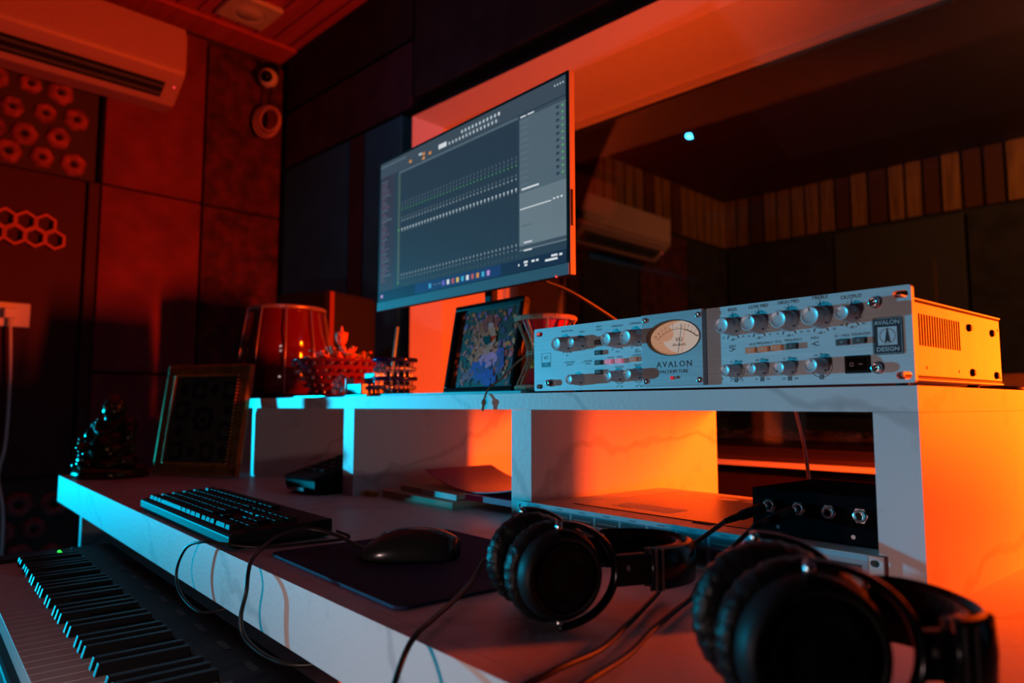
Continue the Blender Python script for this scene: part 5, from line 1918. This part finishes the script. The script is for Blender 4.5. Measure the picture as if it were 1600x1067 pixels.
for c, r, sc3 in [((0, 0.0, hz), 0.0265, (0.95, 1.0, 1.08)), ((0, -0.006, hz - 0.010), 0.0225, (1.15, 0.95, 0.85)), ((0, -0.0285, hz - 0.002), 0.0042, (1, 1, 0.9)),
                  ((-0.026, 0.002, hz - 0.004), 0.007, (0.5, 0.9, 2.0)), ((0.026, 0.002, hz - 0.004), 0.007, (0.5, 0.9, 2.0)), ((0, -0.024, hz - 0.013), 0.006, (1.7, 0.6, 0.45)),
                  ((-0.009, -0.025, hz + 0.004), 0.0036, (1.3, 0.6, 0.5)), ((0.009, -0.025, hz + 0.004), 0.0036, (1.3, 0.6, 0.5)), ((0, -0.016, hz - 0.022), 0.010, (1.3, 0.8, 0.6))]:
    b.sphere(c, r, M_BRONZE, seg=20, rings=14, scale=sc3)
o = b.build('head', bd)
rmod = o.modifiers.new('remesh', 'REMESH')
rmod.mode = 'VOXEL'
rmod.voxel_size = 0.0016
rmod.use_smooth_shade = True
b = MB()
for k in range(15):
    a = PI + PI * k / 14
    b.sphere((0.037 * math.cos(a), -0.012 + 0.030 * math.sin(a) * 0.8, 0.137 - 0.030 * abs(math.sin(a))), 0.0055, M_BRONZE, seg=10, rings=8)
b.build('prayer_beads', bd)
b = MB()
for k in range(7):
    b.sphere((-0.070 + 0.002 * math.sin(k), -0.030 + 0.004 * k * 0, 0.030 + k * 0.010), 0.0075, M_BRONZE, seg=10, rings=8)
b.sphere((-0.080, -0.028, 0.026), 0.014, M_BRONZE, seg=12, rings=8, scale=(1.2, 1, 0.9))
b.build('money_bag', bd)

# ================================================================== DIGITAL PIANO
PXO, PYO, PZO = -1.572, 0.112, 0.655
pn = thing('digital_piano', 'black digital piano with full-length keys standing in front of the desk', 'piano keyboard', (PXO, PYO, PZO))
NWK = 43
WKP = 0.0235
PLEN = NWK * WKP
M_PB = mat('piano_body', (0.018, 0.020, 0.024), 0.6, spec=0.2)
b = MB()
b.box(-0.06, PLEN + 0.06, -0.012, 0.215, -0.085, -0.0165, M_PB)
b.build('body', pn, bevel=0.004)
b = MB()
b.box(-0.06, PLEN + 0.06, 0.147, 0.215, -0.0163, 0.0118, M_PB)
b.build('control_panel', pn)
for x0, x1 in ((-0.06, -0.002), (PLEN + 0.002, PLEN + 0.06)):
    MB().box(x0, x1, -0.012, 0.1465, -0.0163, 0.012, M_PB, bev=0.004).build('cheek', pn)
M_WK = mat('white_key_plastic', (0.62, 0.60, 0.60), 0.35)
M_BK = mat('black_key_plastic', (0.010, 0.010, 0.011), 0.45, spec=0.3)
for k in range(NWK):
    b = MB()
    b.box(k * WKP + 0.0005, (k + 1) * WKP - 0.0007, 0.0, 0.146, -0.016, 0.006, M_WK, bev=0.0008)
    b.build('white_key', pn)
# pattern of black keys: the first group of two starts at the left end
pat = [1, 1, 0, 1, 1, 1, 0]
for k in range(NWK - 1):
    if pat[(k + 0) % 7]:
        x = (k + 1) * WKP
        x0, x1, y0, y1, z0, z1 = x - 0.0052, x + 0.0052, 0.052, 0.1462, 0.0062, 0.0185
        b = MB()
        vs = [b.bm.verts.new(p) for p in ((x0, y0, z0), (x1, y0, z0), (x1, y1, z0), (x0, y1, z0), (x0 + 0.0008, y0 + 0.0035, z1), (x1 - 0.0008, y0 + 0.0035, z1), (x1 - 0.0008, y1, z1), (x0 + 0.0008, y1, z1))]
        for f in ((0, 1, 5, 4), (1, 2, 6, 5), (2, 3, 7, 6), (3, 0, 4, 7), (4, 5, 6, 7)):
            b.bm.faces.new([vs[q] for q in f])
        b._fin(vs, M_BK, None, False)
        b.build('black_key', pn, bevel=0.0007)
M_GLED = mat('green_led', (0.1, 0.6, 0.1), 0.4, emit=(0.04, 1.0, 0.05), estr=1.6)
for x in (-0.003, 0.016):
    b = MB()
    b.sphere((x - 0.020, 0.122, 0.0125), 0.0030, M_GLED, seg=10, rings=8)
    b.build('power_light', pn)
b = MB()
M_PRT = mat('panel_print_grey', (0.10, 0.11, 0.12), 0.6)
b.bm.free()
for k in range(10):
    b = MB()
    b.box(0.10 + k * 0.085, 0.135 + k * 0.085, 0.178, 0.186, 0.0118, 0.0124, mat('soft_button', (0.03, 0.033, 0.036), 0.6))
    b.build('panel_button', pn)
ks = thing('keyboard_stand', 'black metal stand under the digital piano', 'stand', (-1.05, 0.20, 0))
for s_ in (-1, 1):
    b = MB()
    b.tube([(s_ * 0.35, -0.06, 0.012), (s_ * 0.35, 0.11, 0.557)], 0.013, M_BLACK)
    b.tube([(s_ * 0.35, 0.11, 0.012), (s_ * 0.35, -0.06, 0.557)], 0.013, M_BLACK)
    b.build('leg_frame', ks)
MB().box(-0.38, 0.38, -0.08, 0.12, 0.558, 0.5695, M_BLACK, bev=0.003).build('support_rail', ks)
